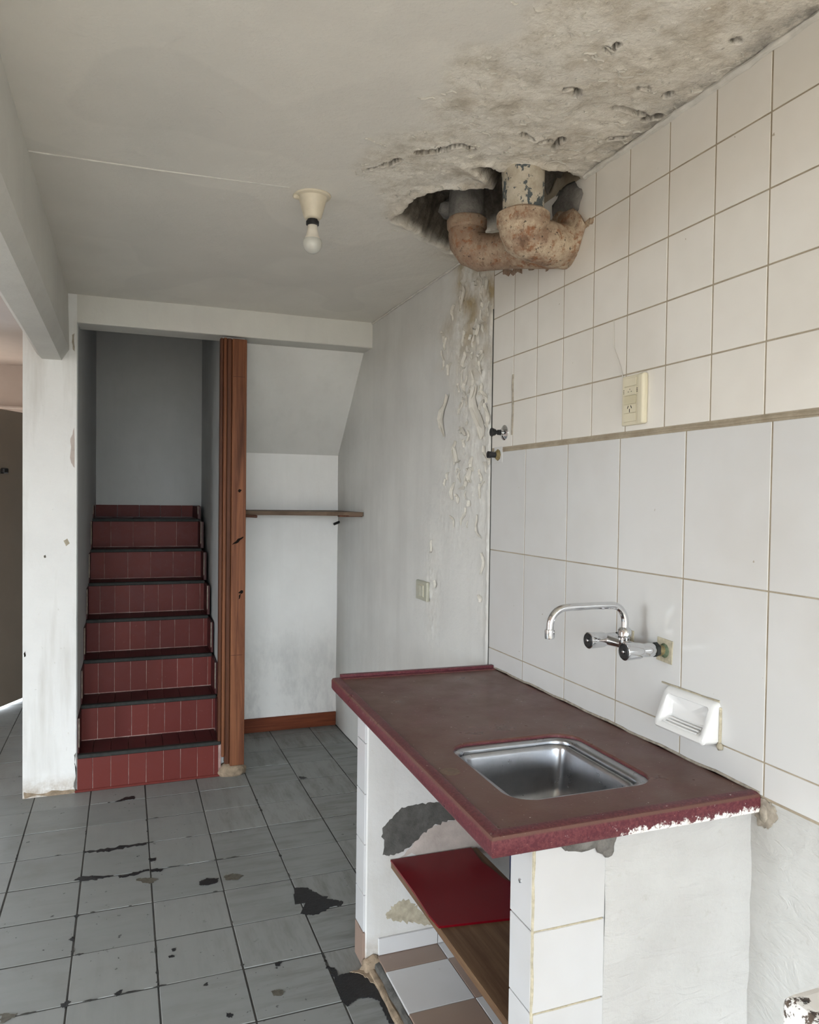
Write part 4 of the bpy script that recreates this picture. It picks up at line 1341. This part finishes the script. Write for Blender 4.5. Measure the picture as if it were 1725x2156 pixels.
V = [Vector(p) for l in LS for p in l] + [Vector((W - 0.010, yc, zc + 0.004))]
Fc = [[i * n + k, i * n + (k + 1) % n, (i + 1) * n + (k + 1) % n, (i + 1) * n + k] for i in range(5) for k in range(n)]
Fc += [[5 * n + k, 5 * n + (k + 1) % n, 6 * n] for k in range(n)]
cc = Vector((W - 0.02, yc, zc))
me = me_py('bowl', [v - cc for v in V], Fc, True)
me.set_sharp_from_angle(angle=math.radians(50))
link('bowl', me, 'porcelain', dish, cc)
for k in range(5):
    z = za + 0.0185 + 0.0042 * k
    xx = xfront(z) + 0.004 + 0.0062 * k
    tube('ridge', [(xx, y, z - 0.0016 * math.sin((y - ya) / (yb2 - ya) * math.pi)) for y in lin(ya + 0.034, yb2 - 0.030, 0.012)], 0.0023, 'porcelain', dish, 8)
tube('rust_seam', [(W - 0.001, y, zb2 + 0.0015) for y in lin(ya + 0.002, yb2 + 0.020, 0.012)], 0.0024, 'stain_ochre', dish, 6, 0.001)
tube('filler_seam', [(W - 0.001, ya - 0.002, z) for z in lin(za, zb2 - 0.01, 0.012)], 0.0036, 'sealant', dish, 6, 0.001)
lump('filler_blob', (W - 0.003, ya - 0.003, za - 0.002), (0.006, 0.009, 0.009), 'stain_ochre', dish, 3, 0.3, 2)

# ================================================================== OUTLET PLATE
out = thing('wall_outlet', (W, 1.594, 1.576), 'cream outlet plate with sockets on the small wall tiles', 'outlet')
oy0, oy1, oz0, oz1 = 1.566, 1.640, 1.577, 1.703
bx('plate', (W - 0.010, oy0 - 0.002, oz0), (W + 0.001, oy1, oz1), 'cream', out, 0.003, 2)
bx('side_grip', (W - 0.017, oy0 - 0.019, oz0), (W + 0.001, oy0 + 0.004, oz1), 'cream', out, 0.006, 3)
mz = lin(oz0 + 0.008, oz1 - 0.006, 0.0224)
mats = ['cream', 'cream', 'cream2', 'cream', 'cream']
for k, (a, b) in enumerate(zip(mz[:-1], mz[1:])):
    bx('module', (W - 0.0125, oy0 + 0.014, a + 0.0006), (W - 0.006, oy1 - 0.012, b - 0.0006), mats[k % 5], out, 0.001)
cy = (oy0 + 0.014 + oy1 - 0.012) / 2
xm = W - 0.0128
cz = (mz[1] + mz[2]) / 2
for dy, dz, r_, L in ((0.0065, 0.004, 0.5, 0.008), (-0.0065, 0.004, -0.5, 0.008), (0.0, -0.005, 0.0, 0.009)):
    link('socket_slot', box_me('socket_slot', 0.001, 0.0022, L, 0.0003), 'black', out, (xm, cy + dy, cz + dz), (r_, 0, 0))
cz = (mz[3] + mz[4]) / 2 if len(mz) > 4 else mz[-1]
for dy, dz in ((0.0, 0.004), (0.006, -0.002), (-0.006, -0.002)):
    link('socket_hole', box_me('socket_hole', 0.001, 0.002, 0.002, 0.0002), 'black', out, (xm, cy + dy, cz + dz))
for s in (-1, 1):
    for k in range(3):
        link('side_notch', box_me('side_notch', 0.001, 0.004, 0.0014), 'black', out, (xm + 0.002, cy + s * 0.0265, cz + 0.004 - 0.004 * k))
tube('loose_wire', [(W - 0.002, 1.642, 1.690), (W - 0.003, 1.660, 1.735), (W - 0.002, 1.690, 1.79), (W - 0.002, 1.692, 1.86)], 0.0011, 'flake', out, 6)

# ================================================================== LIGHT SWITCH
sw = thing('light_switch', (W, 3.02, 0.945), 'small cream light switch plate on the peeling plaster wall', 'switch')
a, b = at_x(882, 1222, W - 0.01), at_x(905, 1264, W - 0.01)
sy0, sy1, sz0, sz1 = 2.962, 3.090, 0.947, 1.030
bx('plate', (W - 0.013, sy0, sz0), (W + 0.002, sy1, sz1), 'switch', sw, 0.004, 2)
bx('insert', (W - 0.0145, sy0 + 0.034, sz0 + 0.016), (W - 0.010, sy1 - 0.030, sz1 - 0.016), 'cream2', sw, 0.001)
for k in range(2):
    yy = sy0 + 0.036 + k * 0.031
    bx('rocker', (W - 0.0165, yy, sz0 + 0.018), (W - 0.012, yy + 0.029, sz1 - 0.018), 'switch', sw, 0.0015)

# ================================================================== GAS / WATER STUBS
v1 = at_x(1063, 911); v2 = at_x(1050, 958)
stub = thing('stop_valve', (W, v1.y, v1.z), 'upper black stop valve with a chrome rose beside the plaster edge', 'valve')
lathe('rose', [(0.026, 0.0), (0.026, 0.002), (0.020, 0.006), (0.011, 0.009), (0.010, 0.016)], 'chrome', stub, (W - 0.0005, v1.y, v1.z), (-1, 0, 0), 20)
lathe('stem', [(0.009, 0.0), (0.009, 0.012), (0.006, 0.014), (0.006, 0.022)], 'black', stub, (W - 0.015, v1.y, v1.z), (-1, 0, 0), 14)
lathe('handle', [(0.006, 0.0), (0.011, 0.002), (0.013, 0.010), (0.015, 0.012), (0.015, 0.017), (0.010, 0.019)], 'black', stub, (W - 0.034, v1.y, v1.z), (-1, 0, 0), 8)
stub2 = thing('stop_valve', (W, v2.y, v2.z), 'lower black pipe stub on a chipped square beside the plaster edge', 'valve')
link('filler_patch', box_me('filler_patch', 0.002, 0.060, 0.055, 0.0006), 'tile_low', stub2, (W - 0.0006, v2.y, v2.z))
lathe('rose', [(0.020, 0.0), (0.020, 0.003), (0.013, 0.007), (0.012, 0.012)], 'brass', stub2, (W - 0.001, v2.y, v2.z), (-1, 0, 0), 8)
lathe('stem', [(0.010, 0.0), (0.010, 0.020), (0.012, 0.021), (0.012, 0.030), (0.008, 0.031)], 'black', stub2, (W - 0.011, v2.y, v2.z), (-1, 0, 0), 12)

# ================================================================== FOREGROUND POST
pa = at_y(1655, 2094, 0.50)
bm = bmesh.new()
bmesh.ops.create_cube(bm, size=1.0)
lo, hi = (pa.x - 0.008, 0.39, 0.0), (pa.x + 0.115, 0.50, pa.z + 0.003)
for v in bm.verts:
    v.co = Vector([lo[i] if v.co[i] < 0 else hi[i] for i in range(3)])
bmesh.ops.bevel(bm, geom=list(bm.edges), offset=0.011, segments=3, affect='EDGES', profile=0.6)
bmesh.ops.subdivide_edges(bm, edges=[e for e in bm.edges if e.calc_length() > 0.06], cuts=18, use_grid_fill=True)
cp = Vector(((lo[0] + hi[0]) / 2, (lo[1] + hi[1]) / 2, 0))
me = bpy.data.meshes.new('painted_post')
for v in bm.verts:
    v.co -= cp
bm.to_mesh(me); bm.free()
at = me.attributes.new('chip', 'FLOAT', 'POINT')
vals = []
for v in me.vertices:
    w_ = v.co + cp
    d = math.hypot(w_.x - lo[0], w_.z - hi[2])
    vals.append(max(0.0, 1 - d / 0.022))
at.data.foreach_set('value', vals)
par = link('painted_post', me, 'chipped', None, cp)
tag(par, 'short white painted post with a chipped blackened corner in the foreground', 'post')
